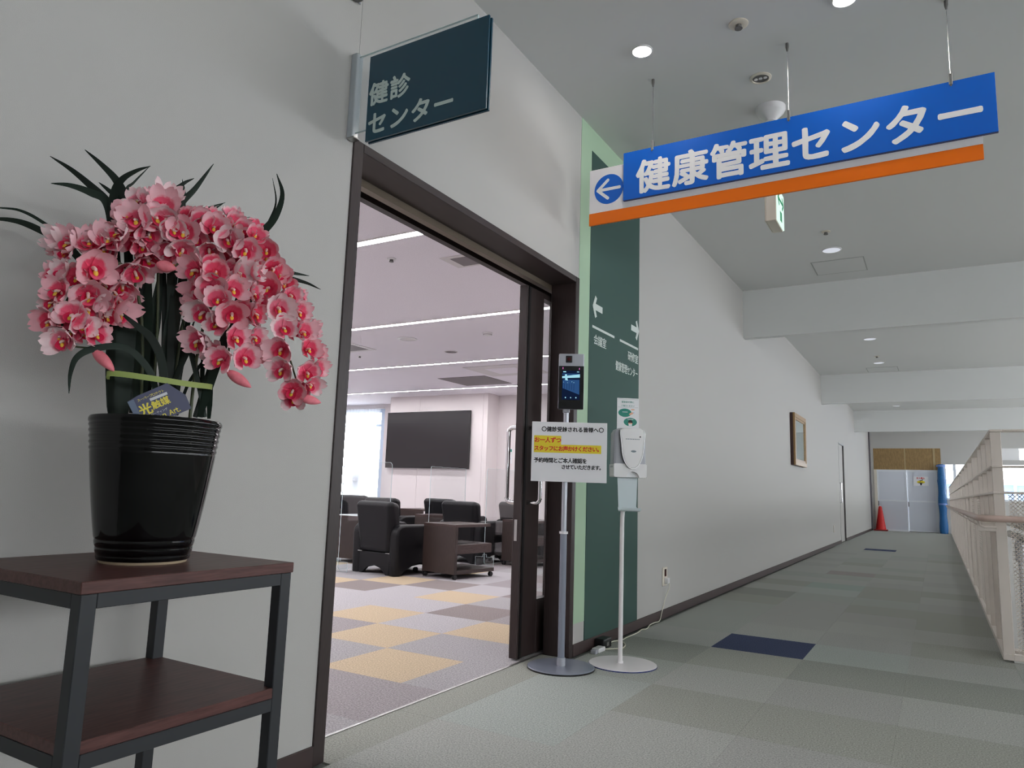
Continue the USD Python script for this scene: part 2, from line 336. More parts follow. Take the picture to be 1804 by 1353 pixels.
LEAVES="17;-194,-20,864 -162,-17,839 -130,-14,809 -109,-11,774 -97,-9,755 -74,-6,671 -51,-3,510 -50,0,304|14;-259,-50,846 -219,-47,825 -178,-43,795 -141,-40,763 -130,-37,721 -111,-33,583 -87,-18,300|17;-244,0,769 -210,-3,773 -172,-7,767 -141,-10,752 -121,-13,677 -94,-17,507 -76,-12,301|12;-165,-60,812 -144,-58,797 -121,-56,778 -103,-54,719 -65,-52,518 -42,-30,304|15;-66,0,849 -92,3,831 -117,6,804 -128,9,769 -127,11,709 -110,14,571 -99,17,427 -87,12,298|6;-69,-30,860 -96,-32,817 -109,-34,790 -101,-36,688 -79,-38,513 -62,-24,303|7;-364,-90,724 -339,-81,724 -303,-73,723 -263,-64,705 -211,-56,668 -152,-47,593 -101,-39,460 -72,-18,301|13;-364,-50,682 -330,-44,689 -294,-39,688 -256,-33,675 -206,-27,649 -155,-21,586 -107,-16,455 -79,-6,300|11;23,-20,849 0,-20,829 -25,-20,788 -29,-20,696 -7,-20,519 5,-12,307|9;-1,-40,849 7,-38,813 6,-36,769 2,-34,667 4,-32,523 12,-18,308|14;59,20,876 27,16,812 -3,12,761 -9,8,679 4,4,516 14,0,306|7;95,-50,817 62,-48,797 29,-46,772 8,-44,711 9,-42,526 21,-24,309|7;91,-30,808 66,-30,784 42,-30,762 17,-30,695 17,-30,524 25,-18,309|5;153,-60,797 124,-58,781 92,-56,755 45,-54,653 34,-52,479 34,-30,310|18;190,70,863 206,68,817 194,65,761 162,62,706 154,60,651 139,58,574 113,55,470 87,32,346 80,30,303|6;184,50,859 196,47,803 181,43,744 153,40,646 127,37,526 91,33,408 78,18,304|11;299,-50,672 268,-48,672 241,-47,670 189,-45,633 134,-43,530 95,-42,419 74,-24,306|11;325,-30,637 285,-30,649 236,-30,650 182,-30,615 129,-30,500 91,-30,391 71,-18,306|12;-157,100,326 -159,96,366 -151,91,400 -121,87,421 -71,83,428 -30,79,394 -12,74,357 5,42,302|15;-97,50,511 -58,52,482 -29,54,459 -6,56,417 6,58,360 14,36,304|36;-76,0,618 -80,0,542 -73,0,432 -69,0,298|28;-46,0,623 -44,3,509 -41,7,410 -37,6,300|26;-24,0,627 -27,-10,514 -33,-20,415 -29,-18,302|28;29,0,636 10,3,517 8,7,416 12,6,303|14;-1,0,618 7,10,515 13,20,414 23,18,303|19;47,0,600 34,-7,496 24,-13,395 23,-12,306|8;53,30,517 41,27,466 34,23,392 32,12,304|9;25,30,513 49,30,442 72,30,370 92,18,305|9;78,0,475 77,0,424 81,0,361 85,0,305|7;41,0,483 63,-7,424 77,-13,362 91,-12,307|11;90,0,477 93,0,426 97,0,363 100,0,303|6;105,0,478 75,-10,425 51,-20,373 37,-18,307|9;-112,0,464 -103,3,392 -95,4,333 -90,6,296|12;-83,0,456 -87,-7,395 -86,-8,335 -84,-12,298|11;64,40,479 39,37,427 22,33,365 18,18,303"
# ---------------------------------------------------------------- lettering (outlines kept as numbers)
ALPH = "0123456789ABCDEFGHIJKLMNOPQRSTUVWXYZabcdefghijklmnopqrstuvwxyz!#$%&()*+-./:;<=>?@[]^_{|}~,"
GLYPHS = r'''.0280tL0vH0$+0=,0^t0{g0^l0.E0y;
A0610cF15/1UX1_F1zj1k!0<M0y;`0]11fB1H31FC
e0550n.0p;0vt0%L0@c19W1QV1jH1ue1#>1#%0.j0+q0>21341EX1Th1qH1v-1t?1gt1Ps1CY0{a0.K0!;0ri`0+#1i^1k=1fP1X+1QM1E^0,-0@R0:p
n0610xy0<y0>f15m1QW1hV1wa1#,1(!1(F1kZ1k]1fT1U21D10,(0@M0?%0w{
r0390xy0<y0>d0,<1F11UC1by1X-1Kq17U0}:0@H0?%0w{
t0380if0in0#f0(d0_d0_K1SK1SB0_B0^z0}Z14^1GN1Rs1Ta1CY1140;|0+U0!@0#V
。1000l&0nz0tc0$]0<O0,i1Cz1M61Rw1Py1J{1Af0,80.80w]0nn`0x80y@0+Q0{Y12{1An1GR1Cp16|0,c0?~0+k0!^
〇1000n{0o60r|0zv0/50~N1Bm1Sq1nZ1;;22/2Nm2a#2p%2!}2+a2:62/{2+52!Z2o}2Z)2Mi27U1:v1mH1VJ1170.R0z50rt`0(70)-0:W0[;16=1K11c=1*61_H2DB2Z[2pF2t22v32rY2l+2eS2RF2E01{E1s|1d:1K@0~B0.=
い1002AD2RG2cb2v22$c2&G2nC2jl2aQ2LY 0(d1090}?0,s16}1Ed1P&1b71mk1wA1-M1%g1t^1kc1c;1Ps1Al0,N0?^0:X0+*
お1002D[2Ll2Nb2px2:K2$#2!/2nx 0!?0$<0.i0}z1MS1Mo0(K0(T1Mx1M[1f-1dy1|_1|;1dp1dV1?52JO2YU2f=2nX2s{2q{2jP2V~21#1(C1zp1@f2BO2Om2WC2Z,2YI2O/29&1-a1dM1c[1Z51Rg1EL0{Z0+V`0?^0[(1331Cf1K31L|1MI1740^)
か1002Jq2Y&2au2$x2;/2w*2j*2S| 0t]1K$1Qn1Qy1ld1dt1-%1__26J2B.2Bw27v1,^1@a1+^1zg1a]1TX1Rj1P#1mV1#g1.|1>$1_t1]?1?E1/k1wb1Z&1Ep0?!0;]0w{0^*1G;0xq
き1000:#1Mf1?C1(~0@n0>&0@v1Y61!a1u@1;-1[R2Y.2cp2eX1_,24O2LO2pm2rT2Dt2M^2a52Ql1(f1*d2Bl1_$0<i 0[+0[?0,n1Gl1Gk18?18.1Au1ID1VU1oI1},2Of2Mf1@T1id1Nz18t0}U
く1000{?0{^0,(1*,22.2H:1OR1Gz1R_1_U2Mj25c1(O190
け1001di1ds1!N2D/2AT2V92U:2)u2)l2U$2Uc2M!29U1}_1.)1t;1@h25&2Df2D$ 0$}0(B0<~15=0_90[~0{v1941Ie1341150;{0+d
ご1002o32za2@A2&= 2Nn2a-2rt2gM 0:T0>L17A13E1501EZ1c[1-12F22hZ2hP2I!1<p1gp1I31170=^0:K 0~I1=l2T82S,1&711>0~9
さ1000:[1Z?1/y1!o1=z1[f22p2RD2p&2rl28C2LG2f+2YE1*b1*j2FY1[B1F00:- 0[-0[[11i1Ih1A.18/1Ax1IE1Tf1r,1,@2UC2SC1*01TW14>0{h
す1000zs0z$1-;1.020@20%2)%2)u20u20b26027.25/21{1]a1*A1t:1VJ1Rd1EQ1VT1oO1zx1/61x;1mj1d61Tx1Ic1Io1QH1br1o;1-t1-&`1Xr1bS1i:1sN1##1;81=A1*u1yH1o(1j61bf
ず1002eq2r:2+y2vb 0sC1&D1$d1{J1^E2T42E82Pf2gR2W:2#32!{1^51]<20P20F1_X1<&1zl1c+1L(18t1N)1ir1v?1%j1g/1N~1Er1A>1C@1Kl1Z#1jE1%^1&40s3`1R[1Vv1bO1k!1uC1z:1*c1-X1*n1yF1o&1fP1T?
せ1000oF17b17$1Qs1QS26L28C28c2RS2PC2)s2)i2P32K}2FN27!1##1#-1~U2422831QJ1P/1Tl1XP1mX23#2fj2fZ1xr1a_1N&1Cg18)17S0o5
た1001sF1w51;41-B1<&1~32BM2dq2$E2$52X/29N1:%1%S1v.1s7 1-i1-r2h_2y^2y:2YZ 0zy1My1Sg1Sp1nU1hf1{51_|1b!1IW0{V0$t0:E11a1I-0zp
だ1002zA2iR2tx2:X 1mb1oh1(g1%d1-41]V27e2uq2uh2QL23p1:!1t>1oM 1$120g2pg2rV2rM2JO1#] 2H.2V42l>2aj 0t,1G,1K,1f)1Z@1?Y1?O1W01Eu0=*0y.0w^0@01D90t@
つ1000t>1!W1?X2H!2eR2vI2$v2!p2s^2lR2K(1:+1Tb1L}1t~1]f2H72YE2f:2jy2h<2eD2PB22i1/s1lB0%I0#S
て1000v{2xX2xN2Jq1^51!D1qm1sQ1z&1/01,{2K!2dp2X-21$1(K1mc1bJ1Xk1Xu1dc1s!1/z0x$
と1000^%0{#11f1A~1X)1DK1251J81Y01m^2Jo2W;2Y%2gH1#}1Xv1Ib1Cy1Ct1GV1N<1mW1|B2n52m{1_C1t.1TY1Cc11D0}c
に1001e}1i>1x}1v_1%c1]a2DF2!S2!I2Mk1|61(H1s01is1e? 1q=1q|1;t2RF2tk2tb2pu1?P 0&~0><17&19t0,|0_10{u1921Ic11B1120;[0:20&$
へ1000p)0.x1UJ1dz1lL1ux1(^2L72/w2we2DZ1wY1jK1bx1V|0)x
ま1000?;0?[0^%15B1R;1z;1yB1OM0@N0@W1Me1yK1ya0]d0]l1Qj1yj1yz1?p1=j2l~2l@1=b1=K2nr2ni1=B1>/2Qi2s$2jG2I<1@r1>r1:(1%M1q01VJ1Ag0^m`16<1Cf1L?1Z81oJ1x#1z&1Xb1IQ18-
る1000${1{513:13^1/:2J&2T92T81o*1-o27,2S$2f>2pH2p62jQ2SH1,-1t+1VO1L=1GN1Ee1KG1R*1g]1#!1>)20225p2I;2UN2Y82YF2Q#27@1_!1%/1fK1C-0>9`1Vb1b21kd1xw1>n1.,1%h1u51kt1d41XV
れ1000pq0ps1B91D61BL0xw0t~1DK1FK1FV1aA1WD1dw1SK1SE1!R1=f22r2H#2RB2aj2cV2cK2UT2W82b%2o{2$J2;s2?O2%~2hO2QP2G?2DF2BX2JP2LR2F!28E1^31(?1l11QB1Rf18p1920!;
を1000zK13p1Mv0%c0%l1Sa1YL1rA1lQ2PU2PL1fm1Mf1jD1yN1/e1]/2pl2w,1]$1]f1%f1%x1g]1ZR1Vg1Vb1XN1mT1_I2hV2fW2df1@T1r@1XC1I81Cj1Ej1IU1Vv1%)1#]1sj1bk1Iq13a0<P
ィ1000&<1A]1sh20l2Lc2ag2Hf1;J1:u1r<1sW1Gh0<H
ク1000zW0|21K%1b>1nW1+91u$2W:2gP2vU2aN2M[21}1v.1Ae0^m1EV1e>1#u1@&2Fi2U;1jP1Iy0>Q
グ1002#72kO2vu2<U 2Lx2X12p%2cg 0p?0]L1DC1UR1d?1yu1lL2NV2W.2l=2Q+29t1_Z1(Q1mT10}0;{1EU1b71v{1/D2602Fq2LW1Z.13h0)/
コ1000:L2WB2U=0>v0>(2p(2o:2U42UB0:A
ス1000y@16@1g{1;O20k2B,2C00]d0]o2TA2ea2Hg1|j2WH2wf2!J2ul2jC2I?1;71ZI1Ao0;]
セ1000q11I(1J21HI1b~1a31bw2U=2l@2vQ2xE2Un27%25;1]x25}2Fi2S:2U)1bn1ZK1b71g$1kh1x!27h2n52m{29N1zh1e$1Rl1L@1IG1Iv1E=0tz
タ1000xf0|21I:1b>1lc1nX1+91ww1u&2Y&2gR2vX2g12Sx2FS2fw2WC2Qe2201>#1v:1Z71Ae16y0[v1Cf1b91z)1<|1sZ1V/1V:1hK1hK20O27@2LM2S[2U=1jR1Kq15X0:k0.u
ッ1001GE1s31/120A2JI2U-2nw2c72Sj2DO1|E1zi1VG 1hV1wi1;I1y5 0>j15m1Q21OB18~
テ1000xi0xs2&s2$s1=E1-M1zy1in1H,12|1P$1i$1sS1wO 0~E0~O2ei2eY
ト1001M>1jm1hl1jG27|2pQ2hu2f&20Q1hF1ig1N!1Ox
パ1002PW2V72cz2mC2xg2.u2<W2<Q2+o2$=2ta2i62Yx2T22RG`2av2iC2tf2#42&@2xa2m72cr 1=i26b2f;2$82jF2L4 0rS0<I11j1F01K<1d$1MR11M0.E
フ1000-90-K2ee2rt2cG2Ss2HE2051*G1c=1I21311P%1mf1*T1_l27<2HZ2U?
プ1000*I0*S2U~2V42a+2iX2r;2#P2.!2@I2]32@72:W2z82l>2g52Un2HF25)1:>1t[1EL0,K1L_1me1(c1@%22D2Dr2LO2R8`2gU2l{2xN2)(2+#2%82r*2iQ
ロ1000+P0/72rv2q$2X:2X[11B114`0,V2Y02Yw11>
ン1000+W0+X16<1d21#w1@$27-2Q-2g02vO2vO2)j2!*2c22M:2051(R1ip1I60,E0[r 0>&0>&10D1UL1n31wc1jB1hL1K!
ー1000zb0@Q2lu2!(2!t2na0<a0zP
一1000mH2;}2;=0m7
予1000o30oB1;V1;W1DI1K/1Os1$F2F[0/B0/J2a+2n{2T51[B2D%2Dz2!.2:92pK2Y92K_2YN2j#1-g1+^1*01#S1kQ1J<1EP1gs1q51r|1sg
人1000lr0[%18:1ME1Zo1jF1p41rF1.51--1[022F2HB2WA2o]2;Y2!72X<2G{1]s1!B1qk1dB1IF0,F0!u
以1001Rg1#i2082Dh2LH2T12VB2o12g12YO2O#2wi2=M2!62ff2H423&1>m1t*1c% 1YA1nP1*?1]}1(.1s% 0y{0+e0:O0;713}13G1sS1x?1350+S
会1000mO0]X1Qk1r91!u1?q1/=2C42eP2<62$w2S>2Q[19L17b0zb`1dy1E,2NJ1^B1!f 0xR0xZ2&Z2&R1w71Ce2K#2Mt1~I2Bg2jO2!A2m<2Z%2QP0/~0)b0=@16@1Vv
係1001K_1}72p^2%62kD20+1yW28C2U_2k02Ja1#=2e02Q@2g32$l2/=2/<2w#2nX27+27Y25e1,(1za1t:1@Z1@*1R<1MN1i,1?D1*$1X-1SI1bz1q?1&I1Ql 2Qm2d.2!S2/m2wY2lF 1Al1Rw1g[1v,1kl1N! 0ia0:>15{1L31HF13)10|0;<0:z0tw
修1001IE1I.1W31lK1$X1=&22:1{D2xX2)-2$|2rl2U$2pd2?%2+J2j!2Fo1=D1h71dS1V/1VY`1;t1|=2Fx2U;2k5`1X]1X$1(*20j1&91l8 1gq1>l2G]2fm2wu2/#2$H2jK1,-1o6 1sA25)2Qs2b,2pH2WI1|J1zt 1qa1]#2HV2Sx2M{25?1z- 0ib0*H12F1HN0,,0,50.50.-0p=
健1001yX1ye28K28T1*,1+628a2AZ2Nt2Nk2zQ2zA2<K2<D2z32y<2N62M~2$l2$e2M@2M-2+12*^2M#2Mn29T27r1x/1x[27z27+1%y1%(27>27|1*u1*#2832A2`2NE2l#2l/2NN`2NU2l@2l,2Nd 0,B0,C1GJ1P)1Ep17C1KY1R.1Vm1Xb1dI1j31j41Kj1C]17S17T1G/1Od1fx1DT1Db1lb1s~1$Z1s:1X.1q!1!B1uJ1ix1zq1.?1}}2Mj2;Z2/f2*v29I1<o1zh1kb1b21N!1CQ1Aa12? 0kT0mK0xy0-C0>-0~a1Bs1Dh19v0~A0{Q0+G0+[0*10ty
光1000j#0.J14,1Gg1MU1Kf0p]0q01qy1rG1+G1*y2:A2:229-29Q2D42q%2wd2yi2;p2/j2#~2sk29G21u1_91@Z1@[1dV1ZY1R!1EV0,E0w<0t6 2B[2V12cz2vm2P82D+ 0-R0|e1H11Mo15m0_Y
入1000lr0:C16{1P,1fR1q<1d%1HF1Q#1d>1&C2HL2b;2wi2=R2((2m_2W229n1%^1i<1IF0,G0!u
力1000pW0?/1Ge1Xw1fe1dp0v-0v@1fo1f<1w<1ye2$@2s+2m|2dd2QG1>a1.<2Kt2QQ2U92Z;2d.2j[1wf1ub1k-1dB1P+1150$j0!t
協1001_B27e2DF2M;23|2432O/2Q<2e62d^2/^2-&2(-2wQ2Zu2V^2m^2q%2ux2u<2b|2SO2Ku2B923k 1U21o=1!M1-)1=j1=k1d&1d/1^N1{Q2CQ2AN2%32x72tM2lx2aS2Fn2B;2eH2i22l|26a1^21$31da 1Af1L>1Ti1dD1bQ1Gk1Gr1fD1fP1uZ1uN1|h1_Q1@V1+<1o61kW1kX1zg1(F1-A1-Q1sP1is1a{1Pm1J; 0mQ0mY0:;0=612G13%1SO1SG13u10|0;<0:&
受1000nh1Ce1iu1Gd0,p0]10]A2We2f<2Ub2BZ1@k2Od2/i2!62G-1zp1J]0y&`1KV1bK1zz1|T2FV 0t[0,]0~70<<0<=0~J11,15(1G{1G_19W19V1wf1uw1lU1yq1!g1$U1/u1/s1yW1yW2B[2Y.2p*2U.2)p2)R2rH2ph0./0+(0tv 0w81+B2ib2vn1;$0(e0z+
口1000(h2vh2ud2dd2bx0{d0{T0&d`0{n2b)2ci0|O
声1000sQ1r61rG1+G1-|2+&2+w1->1-&2xG2x80*80*G1q<1q~0sI 0jz0x10)r0.m0.*2tJ2s*2b*2Z{0}j0?-0)W0w;0u{`1*Y2b^2cB1*p`0,i1qX1qp11p
外1001}<1,62EG2Fw2NJ2tF2=!2!k2aL2Fo2C| 0lr0<416{1MH1940<g0<i0{,1T<1dc1lJ15x0>e0#I0zR0mD0#Z0:<0_f12G1JF1Bc1u)1)61ub1ZV1Ci0{Z0y&
媒1001Rj1t{1@y1bK1bS22822J1uT1u%1b;1b^1u/1u|1/|1//2a#2a<2r<2r#2:h2:Z2rt2rJ2JJ2J82-~2-@2Sd2n72?G2%?2m{2I^2Iu21t2031#b1gn1c*`1/b2aQ2ab1/l`1/t2ai2at1/% 0j!0&q0[:0rv0(M0oN0oV0-B0=612F0|L1WB1QA1Cu1XN1L=14}0[v0u|`0+z0,h1B41F30]W
室1000pT0pb1q71qN0.X0.f1qV1sY1*i1-L2r12q^1-D1+}2-v2-n 0sP1s{1nZ1$l1;%2+%2+i2ri2p(0/70-40s4 0<e15Z1V~0>m0>u2l<2l)1um1Kg2Ds1|!29}2rF2f+2Q)1Gs0]1
対1001yS1yb2W(2X62o62n(2<H2<82nw2m|2l22fS2T}21u1|52SG2V~2Ww 1#_1=H25@2Be1|R1>> 0mb0mk1Ba15/0]z1451Bq1Qo1H61wu1wl 0j$0:G1750xo0+{1E%1MZ1UG1lF1fS1R=1s41c>1IR0,M0y)0u~
常1000v}13>10D0=112F1K]1Bc1s>1t61.61->2Lm2Ln2CB2X52o22T82)(2)g2pg2n+0:@0:!0xq 0.j1uG1uP13a13z2Wz2Wa1/P1/G2r52q%2m^2fV27V23x2V~2Z+2Z}1/71.&1t&1u711R0,B0.B`1Ks1Kg2Fh2Fs
康1000jy0nk0tO0#40%C0%t1$Z1$b1t51.71.71}52:j2:c1{71_~2rm2tN2<32;{2tF2rA1_n1_l1~N2DP2Qn2nS2ys2!h2!g2Qe2W72o^2=S2(-2jF2QU29b1_Z1]M1@T1:v1#Q1Y|1TX1t/1%O1%P1%c0}N0[y1bA1P;13N13O1C)1MG1ku1ku1bB1bA1%k1%x15K17G1%&1%<0}<0}]1%]1&119V19c1&81&H0]l0@D0>80.O0&i0w<`1_v2c62cF1_&`1_/2cM2cV1_[
感1000l_0xZ0%G0(M0(i1?i1?u24&26i2ei2cu2H]2Ra2r*2tv2n_2:i2:a28Q2B^2LI2U%2k02z92l$2Sx2f-2s,2w/2!$2;@2-,2$W2u-2d.2Sj2HM1@!1*b1*d15J15j1*%1*c27@1~v1[Q0_a0]K0:f0z9`1Ka1sZ1uc1Km 2WE2lR2$C2*$2sq 18=1N}1Pv1TY29O2E,2G~2X{2U42OT2C}1c&1G81Af18s 1g?1uD1|F1-1 11>1/w1/q13! 0nh0y]0.Y0{q0:80$n
時1001X+1X>22d22s1jY1jg22!22<2J<2J!2).2)$2Jr2Jc2<82<02no2nb2/}2/?2nS2l42jA2fS2QG21u1|32SE2U52Ud1Zd1Zl2Ul2Uy 1oe1#$1_V21/1<x1(T 0uI1Uc1Tn0.T0.J0tJ`0.c1El1E;0.%`0/A0./1E^1FK
本1000l.0$?0,r1Iv1W10s20sB1q[1rG1+G1--2+p2+g22f2B*2WY2r22;r2$F2fs2J71~i1/q1*-1-H2Y72X~1-81){1p|1qI0,S0,b1qR1q.1n21bl1KW0?_0y{
染1000ls1361N{1bM0p!0p+1qe1sh1*r1-U2.02-]1|W2DN2W62!I2;a2%>2qz2QS23&1-I1)|1r<1qS1ZJ1EU0&d0u~ 1B31QH1hO1q-1yh1yi1Qj1Qr1$X1&a1^a1[X2a#2aU2cI2rS2w,2z32<92:62)W2v02YU2Q-2LD2JR2Js1?Y1%|1k{1MR 0%y0-Z0/P17+1K}1DU 0tz15r1E~0&{ 0mg0u70v~0_X15y0|D
様1001Xz1X*20d20m1jI1jP20t20#1d#1d-1&L1u_1+F1^L2PV2eu2t$2iL2.p2.h2H#2Ht2&%2&w2Hm2Hd2;,2;[2JL2HR2WL2w=2.22lS2b;2s&2?H2(-2!C2b#2H82G.2E?21u1){1%N1}_1,;20V 1Py1<:1@u1|I1XC1VO 1fC1qk1*a1;01#u 0j|0%60@e0>q0oM0oU0]e0]&17<19e1Y01X]19W19O1Zh1P|1C?19B16u0[k0]90)!0tT
止1000nf0no0?-0]e19d18y1zo1!u1?u1[62$&2$v1?71>p2/o2/g
理1001J?1J~1,>1~E1bF1bM20D1~b1fH1f-2(12&b2HR2HD2+22*{2H42G>2=S2=J`2Fj2nj2po2Fy`2F)2n(2p/2F^`1uZ20Z20o1uo`1uw20v20/1u/ 0j=0<C0<j0p{0q30<r0<?0oe0om1Uc1UU15+13?13r1QN1QF15Z13i13F1551R*1Ve0pc0nm
症1000k60^{0_h1//1)O1^a24r2<X2<P1BZ1A|1560[v0$j0rL0!(0.R0@50pv 16y16)1XI1Xx1ox1oI1_I1_:1OY1Og2+g2+Y29_29#2$h2&P2Bj29T2;c2;U 0oU0#q0:*0@U0(7
皆1001.61}G1~=2RM2p>2xZ2#B2Y%1~*1~v24O2pi2vG2xF2:M2.N2&m2tF20Z1@|1/d1*( 0[j0]71fH1o*1((1y72ll2j52S52SA18o16t`18=2Sb2Sn18,`18+18v2SI2SU 0(B0./0<v0=614615.1w!1ws13:13u1yV1yN0:s0.$
研1001gp1q71zw1(d1-a1*m1i~1j61-l1-[1r11r92.x2.p2p+2pb2;|2;>2pR2o%2X%2YS1|l1]i1<$1(E1t%`1~l2Yb2Y-1~[ 0kF0#X0>+0>-0of0on1d?1d-15-0@X1Z!1ZB0?-0?z0$p0%30#C0rt`0??1K91Ki0@O
確1000iJ0#S0>*0od0om1a81Z,13?0]N1V]1V;1wb1[Q1s<1s#1dr1d:1~_26u2Nt2H:2+$2+i2tY2tk2AG1[82Jc2A92PM2ac2)m2)e2Wo2Wc2&c2$f2WU2WJ2$S2&B2WB2V,2/m2/f1.-1.%1t%1uX1fG1V.1VV0[z0?z0&f0&?0rp`1.?2E~2H11/1`1/92FI2HK1/L`1/S2Fc2He1/e`0?@1GU1G$0]E
禁1001q#1*-24k1!a1!i2CE2CQ2TQ2TE2):2)&2Y&2rh2<42$w2rW2S}2S&2B&2B}1;W1#~ 0rl0rt2+52*}1-H1*01za1kP1Nt1J^1q31r_1sH 29c2H12M!2q*2(.2sl2V~ 0@M2lq2li0@E 0mN0*D0~G0u60uE13_1461JG1K_1pE1p61K<1s!1jG1K(1Iu13k13&0:%0xm0vv 0pW0<21521KA1Ci0}Q0&c0!v
立1000nn1-01|X2Fw2Yk2Yj1,@2/n2/f0nf 0zs0z#2$^2$: 1js1!v1/)1u% 13u1I)1Za1e=1N;
策1000kn0%o0](17:1251w%1ym1+51?v26s20;2.t2.m2RI2al2NO2LY26c1[S1*?1-*1/p2)p2)h1-r1/Y2v42u*2q{2hh2K/2FJ2b@2c61/Q1-P1_c2H02lD2;c2;b2(+2m^2BN1/41+;1r;1qO1ET0[r0w?0lv0:B1Cm1ZQ1sQ1sa0,u0}h0+h0+:1si1sr0r^0s11sz1s%1hd1wv1K>1UH1G_11~0]m0zs
管1000zq1s!1nA1$M1yi1-[1?n1^a28j24v24u2.u2.n2W?2i92U<2S|2PL2D,1~?1;n1&C1$L1/q2&!2&h2nh2l%0>j0>X0zX 0}>2cI2b_1Er1Ek2nF2m<2X&2V?1EJ1CP0}F`1Cb2V}2X~1Ec`1E-1Ey2L12LB 0md0v{0%q0/L0=712F0~S0~R1w&1wy1Oy1X,1Mv1I=17y0]o0/20#j0x&
約1001hN1$N1?u26s1^E2)$2!Q2ui2m>2X&21u1}{2V{2Z%2fd2lU2pt1;j1wS 1*s1@,2HO2UX2H822A 1R+1f21r,1e( 0mT0v/0-C17<1O/19n0:-1BM1UR1jW1I#0@G1T>1OU1bq1qb1dF1Xp0.k0ti0n]0vj0:s0,:0r[ 0,c1Cx1L/16z 0lp0tL0!,0>70+V0!w
者1000k511j1k,0o90oI1dm1d#0-D0-L1d-1d|1u|1u-2Nf2Nb2mC2#I2iG29~2:I2:91=J1i}2jv2j62S62QJ1Pn1Nt18j1770vS`1P+1Pv2SI2Qe`1P,1P=2Sb2Qx`1um1-w2F/1u#
触1001t?2BM2Bl1#)1$N2AD2AZ2TQ2T32&/2&S2Sl2SO2o{2d*2r12(_2=J2!62ul1xp`2R52Q&2pQ2pt`1>|2Bu2B{1?P 0kc0*Q0]&17:13{1a61jh1UG1q;1r{1mJ1ev1Rb1N$1c;1d61KF1H,16x1560<F0)c0y&0ln0tL0z20#X0xq`1KN1dD1dR1Kb`1Kw1Ki1dY1dm`0<&1F61Ow0~I`0<N17317H0<b`0<j17P17c0<w
診1001Z)1s&1-:1~|28k2Ns2J*2TB2td2?@2)h2&r2i32T02CB1?Q1!I1l2 1o91ih1:)2DG2Op2Z}2pI2$Z2wx2lM2UD2BG1>e1t&1p| 1u81;322A2L82Uu2j#2YO2HG1<;1%g 1oy1(%1]]26J2B^2PA2D!20Z1%&1y4 0mk1b<1b)0mc 0vc1Vw1VN0.D0+H0u}`0+V1IA1IU0+o 0vs1T_1T=0vl 0v+1UA1U30v# 0/M0/N0|l17(1DV1070]t
認1002d;2r92*^2;e2$72s- 1k]1%?1[822p26h1pE1pL2+-2&v2!(2v42h.2LC2He2h@2l!2rz2p:2Ni2D:2871|w1-f1wH 1*c1_m1_H1|52V{2Z&2bx2dy2q=2o:2hI2bl1_71.+1*6 1_t25~2M<2US2H32Bf 1hV1q>1!e1/*1(~1ul1q( 0vc1Xm1XI1g+1ol1z;1t}1kZ1XI1XD0.D0+H0u}`0+V1IA1IU0+o 0mc0mk1d&1dw 0vs1V:1V(0vl 0v+1W01V^0v# 0-W0-Y0_v1Bf107
議1001To1z!1z-1Tz1T)1z>1z|1bZ1Xy1-h20a29+1=81<~2FS2Fk2S&2Uc2/>2/-2WL2b)2p82$P2s)2hV2hT2o/2ug2!D2&22=T2=R2*v2!52sj2j62U521v1_C2Og2J01>-1</2BY2BS1<&1<q1.(1xj1gj1a]1zh1zs1VW 1V>1V{20k1~$1jO1lK20y1~>1d)1d:1&O1u_1)Q1[Y2PY2c&2eu2r:2gY2+$2+w2F>2F+2#02!_2Hs2Fu2:F2:8 2cC2nj2$n2.42!o 0mk1Sa1SS0mc 0tl1O71N!0)W0)R0t7`0)e1Ao18@0)y 0t$1OO1OH0tv 0t?1Od1OW0t. 0*h0]%13?0@v
間1001.12(12%_2!A2ub2fQ2G&2BF2jF2m}2nn1-n`1~v2nv2n(1~(`1~:2n:2n_1~_ 1Ke2Do2D71Z61Z11J[`1ZE1~41~F1ZP`1Zh1ZW1~N1~X 0y11pL1o+0<n0;;0w;`0<v1Z(1Z=0<(`0<_0<:1Z_1a4
関1001.12(12%_2!A2uc2QH2Ks2jF2m|2np1-q`1~x2nw2n)1~)`1~;2n;2n_1~_ 1181Ti1iz1mj13F13M1qW1op17B17I1T>1Km1X+1i~1;I1|y2B)22I2Q)2Qz1(p1(g2UW2UP1/52Mm2D21zy1ip1J_1Ag 0wB1pL1o.0<q0/{0w;`0<x1Z*1Z>0<)`0<;1Z{1a40<_
非1001>a1?t28j28S2.l2.d28J2812&o2&g27]27#2;#2;t27s27P 0pt0p#1R:1S20xg0xp1SB1ST0t,0u71Sc1St1lj1kQ1Ra1R$'''
GL = {}
for line_ in GLYPHS.split('\n'):
    rings = []
    for grp in line_[4:].split(' '):
        q = []
        for s_ in grp.split('`'):
            pts_ = []
            for i_ in range(0, len(s_), 3):
                k_ = ALPH.index(s_[i_]) * 8100 + ALPH.index(s_[i_ + 1]) * 90 + ALPH.index(s_[i_ + 2]); pts_.append(((k_ // 170 - 20) / 120, (k_ % 170 - 35) / 120))
            q.append(pts_)
        rings.append(Polygon(q[0], q[1:]).buffer(0))
    GL[line_[0]] = (int(line_[1:4]) / 100, unary_union(rings))
